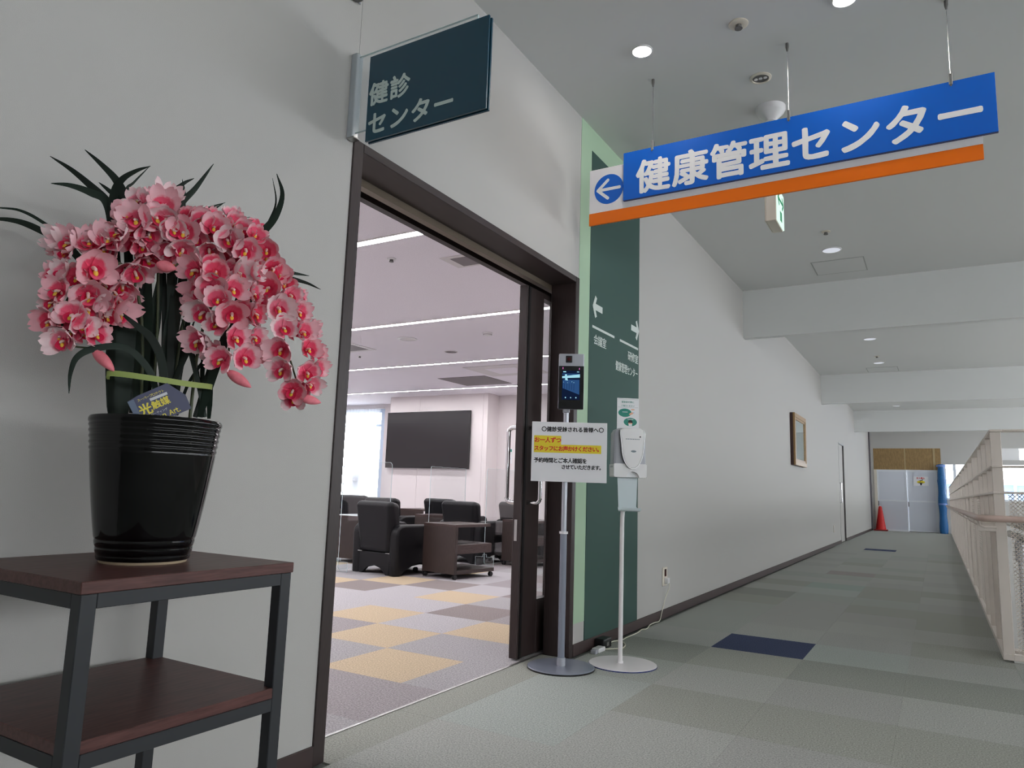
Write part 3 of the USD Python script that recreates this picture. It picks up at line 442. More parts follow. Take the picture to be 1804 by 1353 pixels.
def text_poly(s, em, bold=0.0, rnd=0.0, pitch=None, squeeze=1.0):
    """Shape of a line of text, baseline at the origin. bold and rnd in em: strokes thickened, corners rounded."""
    x, q = 0.0, []
    for ch in s:
        if ch == ' ': x += 0.4; continue
        adv, g = GL[ch]
        if rnd: g = g.buffer(-rnd, quad_segs=3).buffer(rnd + bold, quad_segs=3)
        elif bold: g = g.buffer(bold, quad_segs=2)
        q.append(affinity.translate(g.simplify(0.004), x)); x += pitch or adv
    return affinity.scale(unary_union(q), em * squeeze, em, origin=(0, 0))
def text(s, em, depth=0.002, **k):
    return extr(text_poly(s, em, **k), depth)

rng = random.Random(11)
# ================================================================ SETTING
WALL_Y = [(-6.0, 1.742), (3.593, 16.05), (17.0, 24.2)]
t = T('wall_left', kind='structure')
t.part('wall_panel', box(-0.15, 0, -6.0, 1.742, 0, 3.05), 'wallpaper', label='pale wall behind the plant table')
t.part('wall_panel', box(-0.15, 0, 1.7435, 3.593, 2.068, 3.05), 'wallpaper', label='pale wall above the brown doorway')
t.part('joint_strip', box(-0.15, -0.002, 1.742, 1.7435, 2.068, 3.05), 'hatch_line')
t.part('wall_panel', box(-0.15, 0, 3.593, 16.05, 0, 3.05), 'wallpaper', label='long pale corridor wall')
t.part('wall_panel', box(-0.15, 0, 16.05, 17.0, 2.03, 3.05), 'wallpaper')
t.part('wall_panel', box(-0.15, 0, 17.0, 24.2, 0, 3.05), 'wallpaper')
GX, GZ = 0.0, 0.0
lg = extr(Polygon([(3.597, 0.165), (3.745, 0.165), (3.745, 2.906), (4.555, 2.906), (4.555, 3.05), (3.597, 3.05)]), 0.0015)
t.part('light_green_band', rot_x_plane(lg, 0.0), 'light_green_paint', label='light green painted band beside the doorway')
d = T('dark_green_panel', parent=t.path, label='dark green wall sign with white arrows and room names')
d.part('panel', box(0, 0.004, 3.745, 4.555, 0.06, 2.906), 'dark_green_paint')
def arrow_poly(tip, s, L, w, k):
    a = LineString([(tip[0] + s * k * 0.55, tip[1] + k), (tip[0], tip[1]), (tip[0] + s * k * 0.55, tip[1] - k)]).buffer(w / 2, cap_style=2, join_style=2)
    return unary_union([a, LineString([(tip[0] + s * w * 0.3, tip[1]), (tip[0] + s * L, tip[1])]).buffer(w * 0.72, cap_style=2)])
onw = lambda poly, dep=0.0012: rot_x_plane(extr(poly, dep), 0.004)
d.part('arrow', onw(arrow_poly((3.80, 1.956), 1, 0.128, 0.027, 0.062)), 'wall_letter')
d.part('arrow', onw(arrow_poly((4.537, 1.956), -1, 0.128, 0.027, 0.062)), 'wall_letter')
d.part('line', box(0.004, 0.0052, 3.785, 4.12, 1.823, 1.838), 'wall_letter')
d.part('line', box(0.004, 0.0052, 4.212, 4.538, 1.823, 1.838), 'wall_letter')
d.part('line', box(0.004, 0.0052, 4.50, 4.516, 1.28, 1.41), 'wall_letter')
d.part('lettering', onw(affinity.translate(text_poly('会議室', 0.066, bold=0.008, pitch=0.95), 3.806, 1.735)), 'wall_letter')
d.part('lettering', onw(affinity.translate(text_poly('研修室', 0.066, bold=0.008, pitch=0.95), 4.352, 1.732)), 'wall_letter')
d.part('lettering', onw(affinity.translate(text_poly('健康管理センター', 0.066, bold=0.006, pitch=1.0, squeeze=0.74), 4.146, 1.634)), 'wall_letter')

b = T('baseboard_left', kind='structure')
for y0, y1 in ((-6.0, 1.742), (3.598, 16.04), (17.01, 24.2)):
    b.part('skirting', cbox(0, 0.009, y0, y1, 0, 0.062, 0.002), 'baseboard_vinyl')

# sliding door to the lounge
t = T('door_1', kind='structure', label='dark brown sliding door pushed open to the right')
t.part('jamb', cbox(-0.15, 0.006, 1.742, 1.792, 0, 2.068, 0.002), 'dark_brown_trim')
t.part('jamb', cbox(-0.15, 0.006, 3.553, 3.597, 0, 2.068, 0.002), 'dark_brown_trim')
t.part('head', cbox(-0.15, 0.006, 1.792, 3.553, 2.034, 2.068, 0.002), 'brown_soffit')
t.part('track', box(-0.185, -0.15, 1.792, 4.8, 2.004, 2.034), 'track_metal')
t.part('track_housing', box(-0.285, -0.15, 1.742, 4.8, 2.05, 2.068), 'dark_brown_trim')
t.part('track_cover', box(-0.285, -0.25, 1.79, 4.8, 2.018, 2.05), 'dark_brown_trim')
t.part('pocket_frame', box(-0.285, -0.15, 1.742, 1.79, 0, 2.068), 'dark_brown_trim')
lf = T('leaf', parent=t.path)
LX0, LX1 = -0.233, -0.186
lf.part('leaf_panel', cbox(LX0, LX1, 3.335, 3.535, 0.008, 1.985, 0.002), 'dark_brown_trim')
lf.part('leaf_panel', cbox(LX0, LX1, 3.69, 4.7, 0.008, 1.985, 0.002), 'dark_brown_trim')
lf.part('leaf_panel', cbox(LX0, LX1, 3.535, 3.69, 0.008, 0.285, 0.001), 'dark_brown_trim')
lf.part('leaf_panel', cbox(LX0, LX1, 3.535, 3.69, 1.955, 1.985, 0.001), 'dark_brown_trim')
lf.part('glass_slit', box(-0.212, -0.207, 3.535, 3.69, 0.285, 1.955), 'window_glass', label='narrow tall glass slit')
lf.part('edge_groove', box(LX1, LX1 + 0.004, 3.352, 3.372, 0.01, 1.98), 'black_plastic')
lf.part('strike_plate', box(-0.222, -0.205, 3.3325, 3.336, 0.60, 0.71), 'brushed_steel', label='steel strike plate on the door edge')
for sx, xf in ((1, LX1), (-1, LX0)):
    ho = 0.075 * sx; y_ = 3.40 if sx > 0 else 3.39
    p_ = smooth_path([(xf, y_, 0.80), (xf + ho * 0.7, y_, 0.80), (xf + ho * 0.97, y_, 0.815), (xf + ho, y_, 0.85), (xf + ho, y_, 1.15), (xf + ho * 0.97, y_, 1.185), (xf + ho * 0.7, y_, 1.2), (xf, y_, 1.2)], 5)
    lf.part('handle', tube(p_, 0.0125, 14), 'chrome', smooth=60, label='chrome D-shaped pull handle')
t.part('threshold_strip', box(-0.162, -0.15, 1.792, 3.56, 0, 0.003), 'brushed_steel')

# far door in the corridor wall
t = T('door_2', kind='structure', label='narrow pale door far along the corridor wall')
t.part('jamb', box(-0.06, 0.004, 16.05, 16.062, 0, 2.03), 'brushed_steel'); t.part('jamb', box(-0.06, 0.004, 16.985, 17.0, 0, 2.03), 'anchor_grey')
t.part('head', box(-0.06, 0.002, 16.062, 16.985, 2.005, 2.03), 'brushed_steel')
t.part('leaf', box(-0.06, -0.025, 16.065, 16.955, 0.005, 2.005), 'wallpaper')
t.part('handle', tube([(-0.025, 16.2, 0.8), (0.02, 16.2, 0.8), (0.02, 16.2, 1.2), (-0.025, 16.2, 1.2)], 0.012), 'chrome')
t.part('backing', box(-0.15, -0.135, 16.05, 17.0, 0, 2.03), 'dark_brown_trim')

# floors: carpet tiles
fl = T('floor', kind='structure')
fl.part('floor_slab', box(-0.155, 9, -6, 5.05, -0.2, -0.007), 'grey_slab'); fl.part('floor_slab', box(-0.155, 2.04, 5.05, 24.3, -0.2, -0.007), 'grey_slab')
TX = [-0.155, 0.0325, 0.5325, 1.0325, 1.5325, 2.0325, 2.5325, 3.0325, 3.5325, 4.0325]; GY = 4.3487
SPECIAL = {(1, 0): 'carpet_navy', (1, 20): 'carpet_navy', (1, 7): 'carpet_teal', (1, 10): 'carpet_rose', (0, 5): 'carpet_shade', (0, 3): 'carpet_moss', (2, -1): 'carpet_shade', (0, 1): 'carpet_moss',
           (0, -4): 'carpet_mist', (0, -3): 'carpet_mist', (2, 1): 'carpet_grey', (0, -1): 'carpet_shade', (1, -1): 'carpet_olive', (1, 2): 'carpet_grey', (1, 6): 'carpet_mist', (1, -3): 'carpet_olive', (2, -3): 'carpet_olive',
           (3, -1): 'carpet_shade', (2, 0): 'carpet_mist', (3, 0): 'carpet_sage'}
def tile(x0, x1, y0, y1, m, thing):
    g = 0.00015; h = rng.uniform(-0.0002, 0.0)
    thing.part('carpet_tile', cbox(x0 + g, x1 - g, y0 + g, y1 - g, -0.007, h, 0.0003), m, label='navy blue carpet tile' if m == 'carpet_navy' else None)
for i in range(len(TX) - 1):
    for j in range(-6, 21):
        y0 = GY + 0.5 * j; x0, x1 = TX[i], TX[i + 1]; y1 = y0 + 0.5
        if x0 < -0.1:
            if not (-6 <= j <= -2): continue
            y0, y1 = max(y0, 1.795), min(y1, 3.55); 
            if y1 - y0 < 0.05: continue
            tile(x0, x1, y0, y1, 'carpet_olive', fl); continue
        if x0 > 1.9 and y0 > 5.0: continue
        if x0 > 1.9: y1 = min(y1, 5.05)
        m = SPECIAL.get((i - 1, j)) or rng.choice(['carpet_sage', 'carpet_olive', 'carpet_grey', 'carpet_moss', 'carpet_sage'])
        if y1 - y0 > 0.02: tile(x0, min(x1, 9), y0, y1, m, fl)
fl.part('carpet_strip', box(0.0007, 0.0318, -6, 1.34, -0.007, 0), 'carpet_sage')
fl.part('carpet_field', box(0.0325, 9, -6, GY - 3.0, -0.007, 0), 'carpet_sage'); fl.part('carpet_field', box(4.033, 9, GY - 3.0, 5.05, -0.007, 0), 'carpet_sage')
fl.part('carpet_field', box(0.0, 2.03, GY + 10.5, 24.3, -0.007, 0), 'carpet_sage')
f2 = T('floor', kind='structure')
f2.part('floor_slab', box(-11, -0.155, 0.5, 12.3, -0.2, -0.007), 'grey_slab')
RX, RY = -0.3886, 2.658
SP2 = {k: 'lounge_sand' for k in ((-1, 0), (-2, 1), (-1, 2), (-3, 2), (-3, 4), (-5, 5), (-6, 4), (-5, 7), (-8, 6), (-9, 9), (-7, 8))}
SP2.update({k: 'lounge_taupe' for k in ((-2, 3), (-5, 4), (-4, 5), (-6, 6), (-3, 7), (-5, 9), (-7, 7), (-2, 5))})
SP2.update({k: 'lounge_silver' for k in ((-4, 3), (-3, 5), (-4, 4), (-4, 6), (-2, 2), (-3, 3))})
for i in range(0, -15, -1):
    for j in range(-4, 13):
        x0, x1 = RX + 0.5 * i, RX + 0.5 * (i + 1); y0 = RY + 0.5 * j
        if i == 0: x1 = -0.163
        if x0 < -6.9 and j < 4: continue
        tile(x0, x1, y0, y0 + 0.5, SP2.get((i, j)) or rng.choice(['lounge_lilac', 'lounge_grey', 'lounge_lilac', 'lounge_silver', 'lounge_mauve']), f2)
f2.part('carpet_field', box(-11, -0.17, RY + 6.5, 12.3, -0.007, 0), 'lounge_grey'); f2.part('carpet_field', box(-11, RX - 7.0, 0.5, RY + 6.5, -0.007, 0), 'lounge_grey')
f2.part('carpet_field', box(RX - 7.0, -0.17, 0.5, RY - 2.0, -0.007, 0), 'lounge_grey'); f2.part('carpet_field', box(-7.39, -6.89, RY - 2, RY + 2.0, -0.007, -0.001), 'lounge_grey')

# ceilings and hanging smoke screens
c = T('ceiling', kind='structure'); c.part('ceiling_board', box(-0.15, 9.2, -6.2, 24.4, 3.05, 3.2), 'ceiling_paint')
c = T('ceiling', kind='structure'); c.part('ceiling_board', box(-11, -0.15, 0.5, 12.3, 2.6, 2.7), 'lounge_ceiling')
for k, y in enumerate((7.69, 13.7, 19.6)):
    s = T(f'trim_{k + 1}', kind='structure', label=('nearest', 'middle', 'farthest')[k] + ' drop panel hanging from the corridor ceiling')
    s.part('drop_panel', box(0.0, 5.2 + k * 0.3, y, y + 0.09, 2.533, 3.05), 'ceiling_paint')

# lounge shell
w = T('wall_lounge_back', kind='structure')
w.part('wall_panel', box(-7.67, -6.93, 11.1, 11.25, 0, 2.6), 'lounge_wall'); w.part('wall_panel', box(-6.926, -5.46, 11.1, 11.25, 0, 2.6), 'lounge_wall'); w.part('wall_panel', box(-5.456, -5.36, 11.1, 11.6, 0, 2.6), 'lounge_wall')
w.part('wall_panel', box(-5.36, -0.15, 11.48, 11.6, 0, 2.6), 'lounge_wall'); w.part('wall_panel', box(-7.67, -7.55, 11.25, 12.1, 0, 2.6), 'lounge_wall')
w.part('wall_panel', box(-11, -9.95, 12.0, 12.12, 0, 2.6), 'lounge_wall'); w.part('wall_panel', box(-8.58, -7.55, 12.0, 12.12, 0, 2.6), 'lounge_wall')
w.part('wall_panel', box(-9.95, -8.58, 12.0, 12.12, 0, 0.12), 'lounge_wall'); w.part('wall_panel', box(-9.95, -8.58, 12.0, 12.12, 2.5, 2.6), 'lounge_wall')
w = T('wall_lounge_left', kind='structure'); w.part('wall_panel', box(-11.1, -11, 0.4, 12.3, 0, 2.6), 'lounge_wall')
w = T('wall_lounge_front', kind='structure'); w.part('wall_panel', box(-11, -0.15, 0.4, 0.5, 0, 2.6), 'lounge_wall')
w = T('wall_lounge_side', kind='structure'); w.part('wall_panel', box(-0.16, -0.15, 4.8, 11.5, 0, 2.6), 'lounge_wall')
wi = T('window_1', kind='structure', label='tall bright lounge window with pale blue frame')
for x0, x1, z0, z1 in ((-9.95, -9.86, 0.12, 2.5), (-8.67, -8.58, 0.12, 2.5), (-9.86, -8.67, 0.12, 0.2), (-9.86, -8.67, 2.42, 2.5), (-9.86, -8.67, 2.12, 2.16)):
    wi.part('window_frame', cbox(x0, x1, 12.0, 12.09, z0, z1, 0.004), 'alu_blue')
wi.part('pane', box(-9.86, -8.67, 12.05, 12.056, 0.2, 2.12), 'window_glass'); wi.part('pane', box(-9.86, -8.67, 12.05, 12.056, 2.16, 2.42), 'window_glass')

# end of the corridor and the open hall to the right
w = T('wall_end', kind='structure')
w.part('wall_panel', box(-0.15, 0.09, 24.2, 24.35, 0, 3.05), 'wallpaper'); w.part('wall_panel', box(0.09, 1.83, 24.2, 24.35, 2.417, 3.05), 'wallpaper')
w.part('wall_panel', box(1.83, 3.3, 24.2, 24.35, 1.96, 3.05), 'wallpaper'); w.part('wall_panel', box(3.3, 9, 24.2, 24.35, 2.42, 3.05), 'wallpaper'); w.part('wall_panel', box(3.3, 9, 24.2, 24.35, 1.96, 2.09), 'wallpaper')
w.part('wall_panel', box(1.69, 9, 24.2, 24.35, -3.6, 0.95), 'wallpaper'); w.part('wall_panel', box(1.70, 1.87, 24.2, 24.35, 0.95, 1.96), 'wallpaper')
w.part('corner_guard', box(0.0, 0.035, 23.75, 23.95, 0.06, 2.95), 'corner_guard', label='dark grey corner guard')
wi = T('window_2', kind='structure', label='bright window strip right of the blue post wrap')
for x in (1.87, 2.12, 3.2, 4.2, 5.4, 6.6, 7.8): wi.part('mullion', box(x, x + 0.07, 24.22, 24.3, 0.95, 1.96), 'door_frame_white')
wi.part('window_frame', box(1.87, 9, 24.22, 24.3, 0.95, 1.0), 'door_frame_white'); wi.part('pane', box(1.9, 9, 24.26, 24.266, 1.0, 1.96), 'window_glass')
wi = T('window_3', kind='structure', label='high window strip with white blind far behind the railing')
wi.part('blind', box(3.3, 3.7, 24.24, 24.26, 2.09, 2.42), 'white_plastic'); wi.part('pane', box(3.7, 9, 24.26, 24.266, 2.09, 2.42), 'window_glass')
w = T('wall_right', kind='structure')
w.part('wall_panel', box(9, 9.2, -6, 6, -3.6, 1.35), 'wallpaper'); w.part('wall_panel', box(9, 9.2, -6, 6, 2.6, 3.05), 'wallpaper'); w.part('wall_panel', box(9, 9.2, 6, 24.4, -3.6, 0.6), 'wallpaper'); w.part('wall_panel', box(9, 9.2, 6, 24.4, 2.5, 3.05), 'wallpaper')
for y in np.arange(6, 24.4, 2.4): w.part('mullion', box(9, 9.15, y, y + 0.12, 0.6, 2.5), 'door_frame_white')
w = T('wall_back', kind='structure')
w.part('wall_panel', box(-0.15, 9.2, -6.2, -6, 0, 3.05), 'wallpaper')
w = T('floor', kind='structure'); w.part('lower_floor', box(2.0, 9.0, 5.05, 24.3, -3.7, -3.6), 'void_floor'); w.part('slab_edge', box(2.04, 9.0, 5.03, 5.05, -3.6, -0.007), 'wallpaper')
w.part('slab_edge', box(2.03, 2.04, 5.05, 24.3, -3.6, -0.007), 'wallpaper')

# white double door at the end
t = T('door_3', kind='structure', label='pair of white panelled site doors at the far end')
Y = 24.2
t.part('jamb', box(0.09, 0.165, Y - 0.02, Y + 0.1, 0, 1.79), 'warm_plastic'); t.part('jamb', box(1.69, 1.72, Y - 0.02, Y + 0.1, 0, 1.79), 'door_frame_white')
t.part('head', box(0.165, 1.69, Y - 0.01, Y + 0.1, 1.765, 1.79), 'door_frame_white'); t.part('threshold', box(0.165, 0.95, Y - 0.07, Y, 0, 0.02), 'door_frame_white'); t.part('sill', box(0.165, 1.69, Y, Y + 0.08, 0, 0.012), 'anchor_grey')
for x0, x1, yy in ((0.165, 0.945, Y + 0.0), (0.945, 1.69, Y + 0.035)):
    L = T('leaf', parent=t.path)
    L.part('stile', box(x0, x0 + 0.04, yy, yy + 0.03, 0.01, 1.765), 'door_frame_white'); L.part('stile', box(x1 - 0.04, x1, yy, yy + 0.03, 0.01, 1.765), 'door_frame_white')
    for z in (0.01, 0.86, 1.725): L.part('rail', box(x0 + 0.04, x1 - 0.04, yy, yy + 0.03, z, z + 0.04), 'door_frame_white')
    L.part('door_board', box(x0 + 0.04, x1 - 0.04, yy + 0.01, yy + 0.02, 0.05, 0.86), 'door_white'); L.part('door_board', box(x0 + 0.04, x1 - 0.04, yy + 0.01, yy + 0.02, 0.90, 1.725), 'door_white')
    L.part('pull', box(x0 + 0.008, x0 + 0.032, yy - 0.006, yy, 0.72, 0.86), 'anchor_grey')
for x0, x1 in ((0.09, 0.905), (0.935, 1.64), (1.69, 1.83)):
    t.part('plywood_board', box(x0, x1, Y - 0.004, Y + 0.02, 1.79, 2.417), 'plywood', label='tan plywood board above the doors')
for x0, x1 in ((0.905, 0.935), (1.64, 1.69)): t.part('plywood_batten', box(x0, x1, Y - 0.012, Y + 0.02, 1.79, 2.417), 'plywood_strip')
# ================================================================ CONSOLE TABLE AND ORCHID
t = T('console_table', 'square dark walnut side table on black steel legs with lower shelf, under the pink orchid', 'table', (0.28, 0.915, 0))
X0, X1, Y0, Y1, ZT = 0.055, 0.5, 0.688, 1.142, 0.698
t.part('tabletop', cbox(X0, X1, Y0, Y1, ZT - 0.021, ZT, 0.0015), 'walnut_top', label='dark walnut tabletop')
t.part('shelf', cbox(X0 + 0.004, X1 - 0.004, Y0 + 0.004, Y1 - 0.004, 0.423, 0.444, 0.0015), 'walnut_top', label='dark walnut lower shelf')
L = 0.028
for x in (X0 + 0.003, X1 - 0.003 - L):
    for y in (Y0 + 0.003, Y1 - 0.003 - L):
        t.part('leg', cbox(x, x + L, y, y + L, 0, ZT - 0.021, 0.0015), 'black_steel')
for z in (ZT - 0.046, 0.398):
    for y in (Y0 + 0.003, Y1 - 0.003 - L): t.part('rail', cbox(X0 + 0.003 + L, X1 - 0.003 - L, y, y + L, z, z + 0.025, 0.001), 'black_steel')
    for x in (X0 + 0.003, X1 - 0.003 - L): t.part('rail', cbox(x, x + L, Y0 + 0.003 + L, Y1 - 0.003 - L, z, z + 0.025, 0.001), 'black_steel')

PO = np.array([0.285, 0.932, 0.698]); PR = np.array([0.54757, 0.83676, 0.0]); PT = np.array([0.83676, -0.54757, 0.0])
pw = lambda a, c, b: PO + PR * a + PT * c + np.array([0, 0, b])    # plant frame: right, towards the corridor, up
orchid = T('potted_orchid', 'large artificial pink orchid in a glossy black ribbed pot on the walnut side table', 'plant', PO)
pr = [(0, 0.004), (0.072, 0.004), (0.0765, 0.0), (0.083, 0.0), (0.0845, 0.004)]
def pot_r(z): return 0.0855 + 0.0405 * (z / 0.28) ** 0.85 + 0.002 * math.sin(z / 0.295 * math.pi)
prof = [(0.084, 0.005)]
for z in np.linspace(0.007, 0.28, 150):
    r = pot_r(z)
    for zc in (0.017, 0.032, 0.047): r -= 0.0012 * math.exp(-((z - zc) / 0.0028) ** 2)
    if z > 0.222: r += 0.0019 * (0.5 + 0.5 * math.cos((z - 0.229) / 0.0118 * 2 * math.pi)) - 0.0008
    prof.append((r, z))
prof += [(0.1285, 0.284), (0.1285, 0.289), (0.126, 0.2935), (0.122, 0.2945), (0.118, 0.292), (0.115, 0.28), (0.112, 0.255), (0, 0.255)]
orchid.part('pot', lathe(prof, 72, PO), 'gloss_black', smooth=40, label='glossy black ribbed ceramic pot')
orchid.part('pot_foot', lathe([(0, 0), (0.0815, 0), (0.0838, 0.0055), (0, 0.0055)], 64, PO), 'raw_clay', label='unglazed foot ring')
orchid.part('moss', lathe([(0, 0.268), (0.06, 0.272), (0.1, 0.266), (0.1135, 0.26), (0.112, 0.257), (0, 0.257)], 40, PO), 'potting_moss')
for row in LEAVES.split('|'):
    w_, pts_ = row.split(';'); w_ = int(w_) / 1000
    P = smooth_path([pw(*[float(v) / 1000 for v in q.split(',')]) for q in pts_.split(' ')][::-1], 6)
    P[0, 2] = max(P[0, 2], PO[2] + 0.262)
    P = P[:1].tolist() + [p for p in P[1:].tolist()]
    s_ = np.linspace(0, 1, len(P)); hw = 0.56 * w_ * np.minimum(1, 0.6 + s_ * 2.2) * np.clip((1 - s_) / 0.36, 0.02, 1) ** 0.65
    k_ = rng.uniform(-0.45, 0.45); side = lambda tt, k_=k_: np.cross(PT, tt) / max(0.15, np.linalg.norm(np.cross(PT, tt))) + PT * k_
    orchid.part('leaf', strap(P, np.maximum(hw, 0.0004), 0.0006, side), rng.choice(['leaf_green', 'leaf_green', 'leaf_deep']), smooth=50)
STEMS = [[(-0.03, 0.0, 0.26), (-0.05, 0.03, 0.5), (-0.09, 0.06, 0.6), (-0.15, 0.07, 0.58), (-0.185, 0.07, 0.5), (-0.175, 0.07, 0.43), (-0.127, 0.08, 0.42)],
         [(-0.01, 0.0, 0.26), (-0.02, 0.0, 0.5), (-0.03, 0.02, 0.66), (0.0, 0.04, 0.69), (0.02, 0.06, 0.65), (0.0, 0.09, 0.603)],
         [(0.02, 0.0, 0.26), (0.03, 0.0, 0.5), (0.06, 0.03, 0.66), (0.1, 0.05, 0.64), (0.11, 0.07, 0.55), (0.12, 0.09, 0.46), (0.121, 0.11, 0.394)],
         [(0.06, 0.02, 0.26), (0.07, 0.02, 0.5), (0.13, 0.03, 0.64), (0.2, 0.03, 0.62), (0.23, 0.03, 0.52), (0.26, 0.03, 0.44), (0.283, 0.06, 0.36)]]
for s_ in STEMS: orchid.part('stem', tube(smooth_path([pw(*q) for q in s_], 6), np.linspace(0.0035, 0.0018, 6 * (len(s_) - 1) + 1), 8), 'stem_green', smooth=60)

def tepal(theta, Lr, W, cup, curl, nu=9, nv=6, reflex=0.0):
    """One petal: closed thin shell in the flower's own frame (z = the way it faces)."""
    top, bot = [], []
    d = np.array([math.cos(theta), math.sin(theta), 0]); e = np.array([-math.sin(theta), math.cos(theta), 0])
    for i in range(nu):
        u = math.sin(i / (nu - 1) * math.pi / 2) ** 1.15
        w = W * ((0.3 + 0.7 * (u / 0.55) ** 0.8) if u < 0.55 else max(0.04, 1 - ((u - 0.55) / 0.45) ** 2.5) ** 0.5)
        for j in range(nv):
            v = j / (nv - 1) * 2 - 1
            x = d * (0.0015 + Lr * u) + e * (w / 2 * v)
            z = Lr * (0.10 * u + cup * u * u - reflex * max(0, u - 0.75) * 1.6) + curl * W * v * v * (0.3 + u * 0.5) + 0.0006 * math.sin(v * 5 + theta * 3 + u * 6)
            top.append(x + [0, 0, z]); bot.append(x + [0, 0, z - 0.0007])
    n = nu * nv; f = []
    g = lambda i, j, o=0: o * n + i * nv + j
    for i in range(nu - 1):
        for j in range(nv - 1):
            f += [[g(i, j), g(i + 1, j), g(i + 1, j + 1)], [g(i, j), g(i + 1, j + 1), g(i, j + 1)], [g(i, j, 1), g(i + 1, j + 1, 1), g(i + 1, j, 1)], [g(i, j, 1), g(i, j + 1, 1), g(i + 1, j + 1, 1)]]
    rim = [(i, 0) for i in range(nu)] + [(nu - 1, j) for j in range(1, nv)] + [(i, nv - 1) for i in range(nu - 2, -1, -1)] + [(0, j) for j in range(nv - 2, 0, -1)]
    for a, b in zip(rim, rim[1:] + rim[:1]): f += [[g(*a), g(*a, 1), g(*b, 1)], [g(*a), g(*b, 1), g(*b)]]
    return trimesh.Trimesh(np.array(top + bot), np.array(f), process=False)
frng = random.Random(3)
for row in FLOWERS.split(' '):
    a, c, b, r, n1, n2, n3 = map(float, row.split(','))
    pos = pw(a / 1000, c / 1000, b / 1000); nz = PR * n1 + PT * n2 + np.array([0, 0, n3]); nz /= np.linalg.norm(nz)
    up = np.array([0, 0, 1.0]) + PR * frng.uniform(-0.45, 0.45) + PT * 0.3; ex = np.cross(up, nz); ex /= np.linalg.norm(ex); ey = np.cross(nz, ex)
    p_ = path_for(orchid.path, 'flower'); x = UsdGeom.Xform.Define(stage, p_); S = 0.0325 * r / 17
    m = np.eye(4); m[0, :3], m[1, :3], m[2, :3], m[3, :3] = ex, ey, nz, pos - PO
    x.AddTransformOp().Set(Gf.Matrix4d(m.tolist()))
    pm = frng.choice(['petal_rose', 'petal_coral', 'petal_rose', 'petal_blush']); op = frng.uniform(0.5, 1.15)
    for k, th in enumerate((90, 210, 330, 28, 152)):
        th += frng.uniform(-8, 8); wide = 1.0 if k < 3 else 1.12
        me = tepal(math.radians(th), S * frng.uniform(0.92, 1.08), S * 0.92 * wide, op * (0.75 if k < 3 else 0.95), 0.34, reflex=frng.uniform(0, 0.5))
        usdkit.mesh(stage, path_for(p_, 'petal'), me, MATS[pm], 50)
    # lip: a trough with a flared front, hanging forward and down; column above it
    q = []
    for i in range(7):
        u = i / 6
        for j in range(7):
            v = j / 6 * 2 - 1
            w = S * (0.19 + 0.16 * math.sin(u * math.pi * 0.8))
            q.append((w * v, -S * (0.12 + 0.4 * u) + S * 0.3 * v * v * (1 - 0.5 * u), S * (0.22 + 0.5 * u - 0.42 * max(0, u - 0.6)) + S * 0.1 * v * v))
    lip = trimesh.Trimesh(np.array(q), np.array([t_ for i in range(6) for j in range(6) for t_ in ([i * 7 + j, i * 7 + j + 1, i * 7 + j + 8], [i * 7 + j, i * 7 + j + 8, i * 7 + j + 7])]), process=False)
    back = lip.copy(); back.vertices = back.vertices + [0, -0.0006, -0.0006]; back.invert()
    usdkit.mesh(stage, f'{p_}/lip', cat_([lip, back]), MATS['lip_crimson'], 50)
    cal = trimesh.creation.icosphere(1, 1.0); cal.apply_scale((S * 0.13, S * 0.2, S * 0.1)); cal.apply_translation((0, -S * 0.24, S * 0.42))
    usdkit.mesh(stage, f'{p_}/lip_callus', cal, MATS['lip_yellow'], 60)
    usdkit.mesh(stage, f'{p_}/column', tube([(0, 0.0, 0), (0, S * 0.06, S * 0.22), (0, S * 0.0, S * 0.46), (0, -S * 0.05, S * 0.55)], [S * 0.1, S * 0.1, S * 0.09, S * 0.07], 7), MATS['column_cream'], 60)
def bud(p0, p1, r):
    d = np.array(p1) - p0; u = np.linspace(0, 1, 10)
    return tube([p0 + d * s for s in u], [max(0.0006, r * math.sin(math.pi * min(1, 0.06 + 0.94 * s ** 0.85)) ** 0.7) for s in u], 10)
for p0, p1, r in (((-0.127, 0.08, 0.419), (-0.086, 0.085, 0.378), 0.0115), ((-0.032, 0.1, 0.604), (0.006, 0.105, 0.599), 0.012), ((0.121, 0.11, 0.396), (0.17, 0.112, 0.366), 0.0115), ((0.281, 0.06, 0.36), (0.327, 0.062, 0.351), 0.0105)):
    orchid.part('bud', bud(pw(*p0), pw(*p1), r), 'bud_pink', smooth=60, label='closed pink bud')
rb = [(-0.101, 0.04, 0.372), (-0.098, 0.075, 0.374), (-0.07, 0.092, 0.373), (-0.006, 0.1, 0.368), (0.05, 0.088, 0.365), (0.09, 0.06, 0.367), (0.099, 0.03, 0.369), (0.09, -0.03, 0.377), (0.04, -0.065, 0.384), (-0.03, -0.07, 0.388), (-0.085, -0.04, 0.381), (-0.101, 0.04, 0.372)]
v_, f_ = [], []
R_ = smooth_path([pw(*q) for q in rb], 6); C_ = R_.mean(0)
for p in R_:
    o = (p - C_) * [1, 1, 0]; o = o / np.linalg.norm(o) * 0.0006
    v_ += [p + [0, 0, 0.0058], p - [0, 0, 0.0058], p - [0, 0, 0.0058] - o, p + [0, 0, 0.0058] - o]
for i in range(len(R_) - 1):
    for k in range(4): f_ += [[i * 4 + k, i * 4 + (k + 1) % 4, i * 4 + 4 + (k + 1) % 4], [i * 4 + k, i * 4 + 4 + (k + 1) % 4, i * 4 + 4 + k]]
orchid.part('ribbon', trimesh.Trimesh(np.array(v_), np.array(f_), process=False), 'ribbon_green', smooth=30, label='pale green band tied around the leaves')
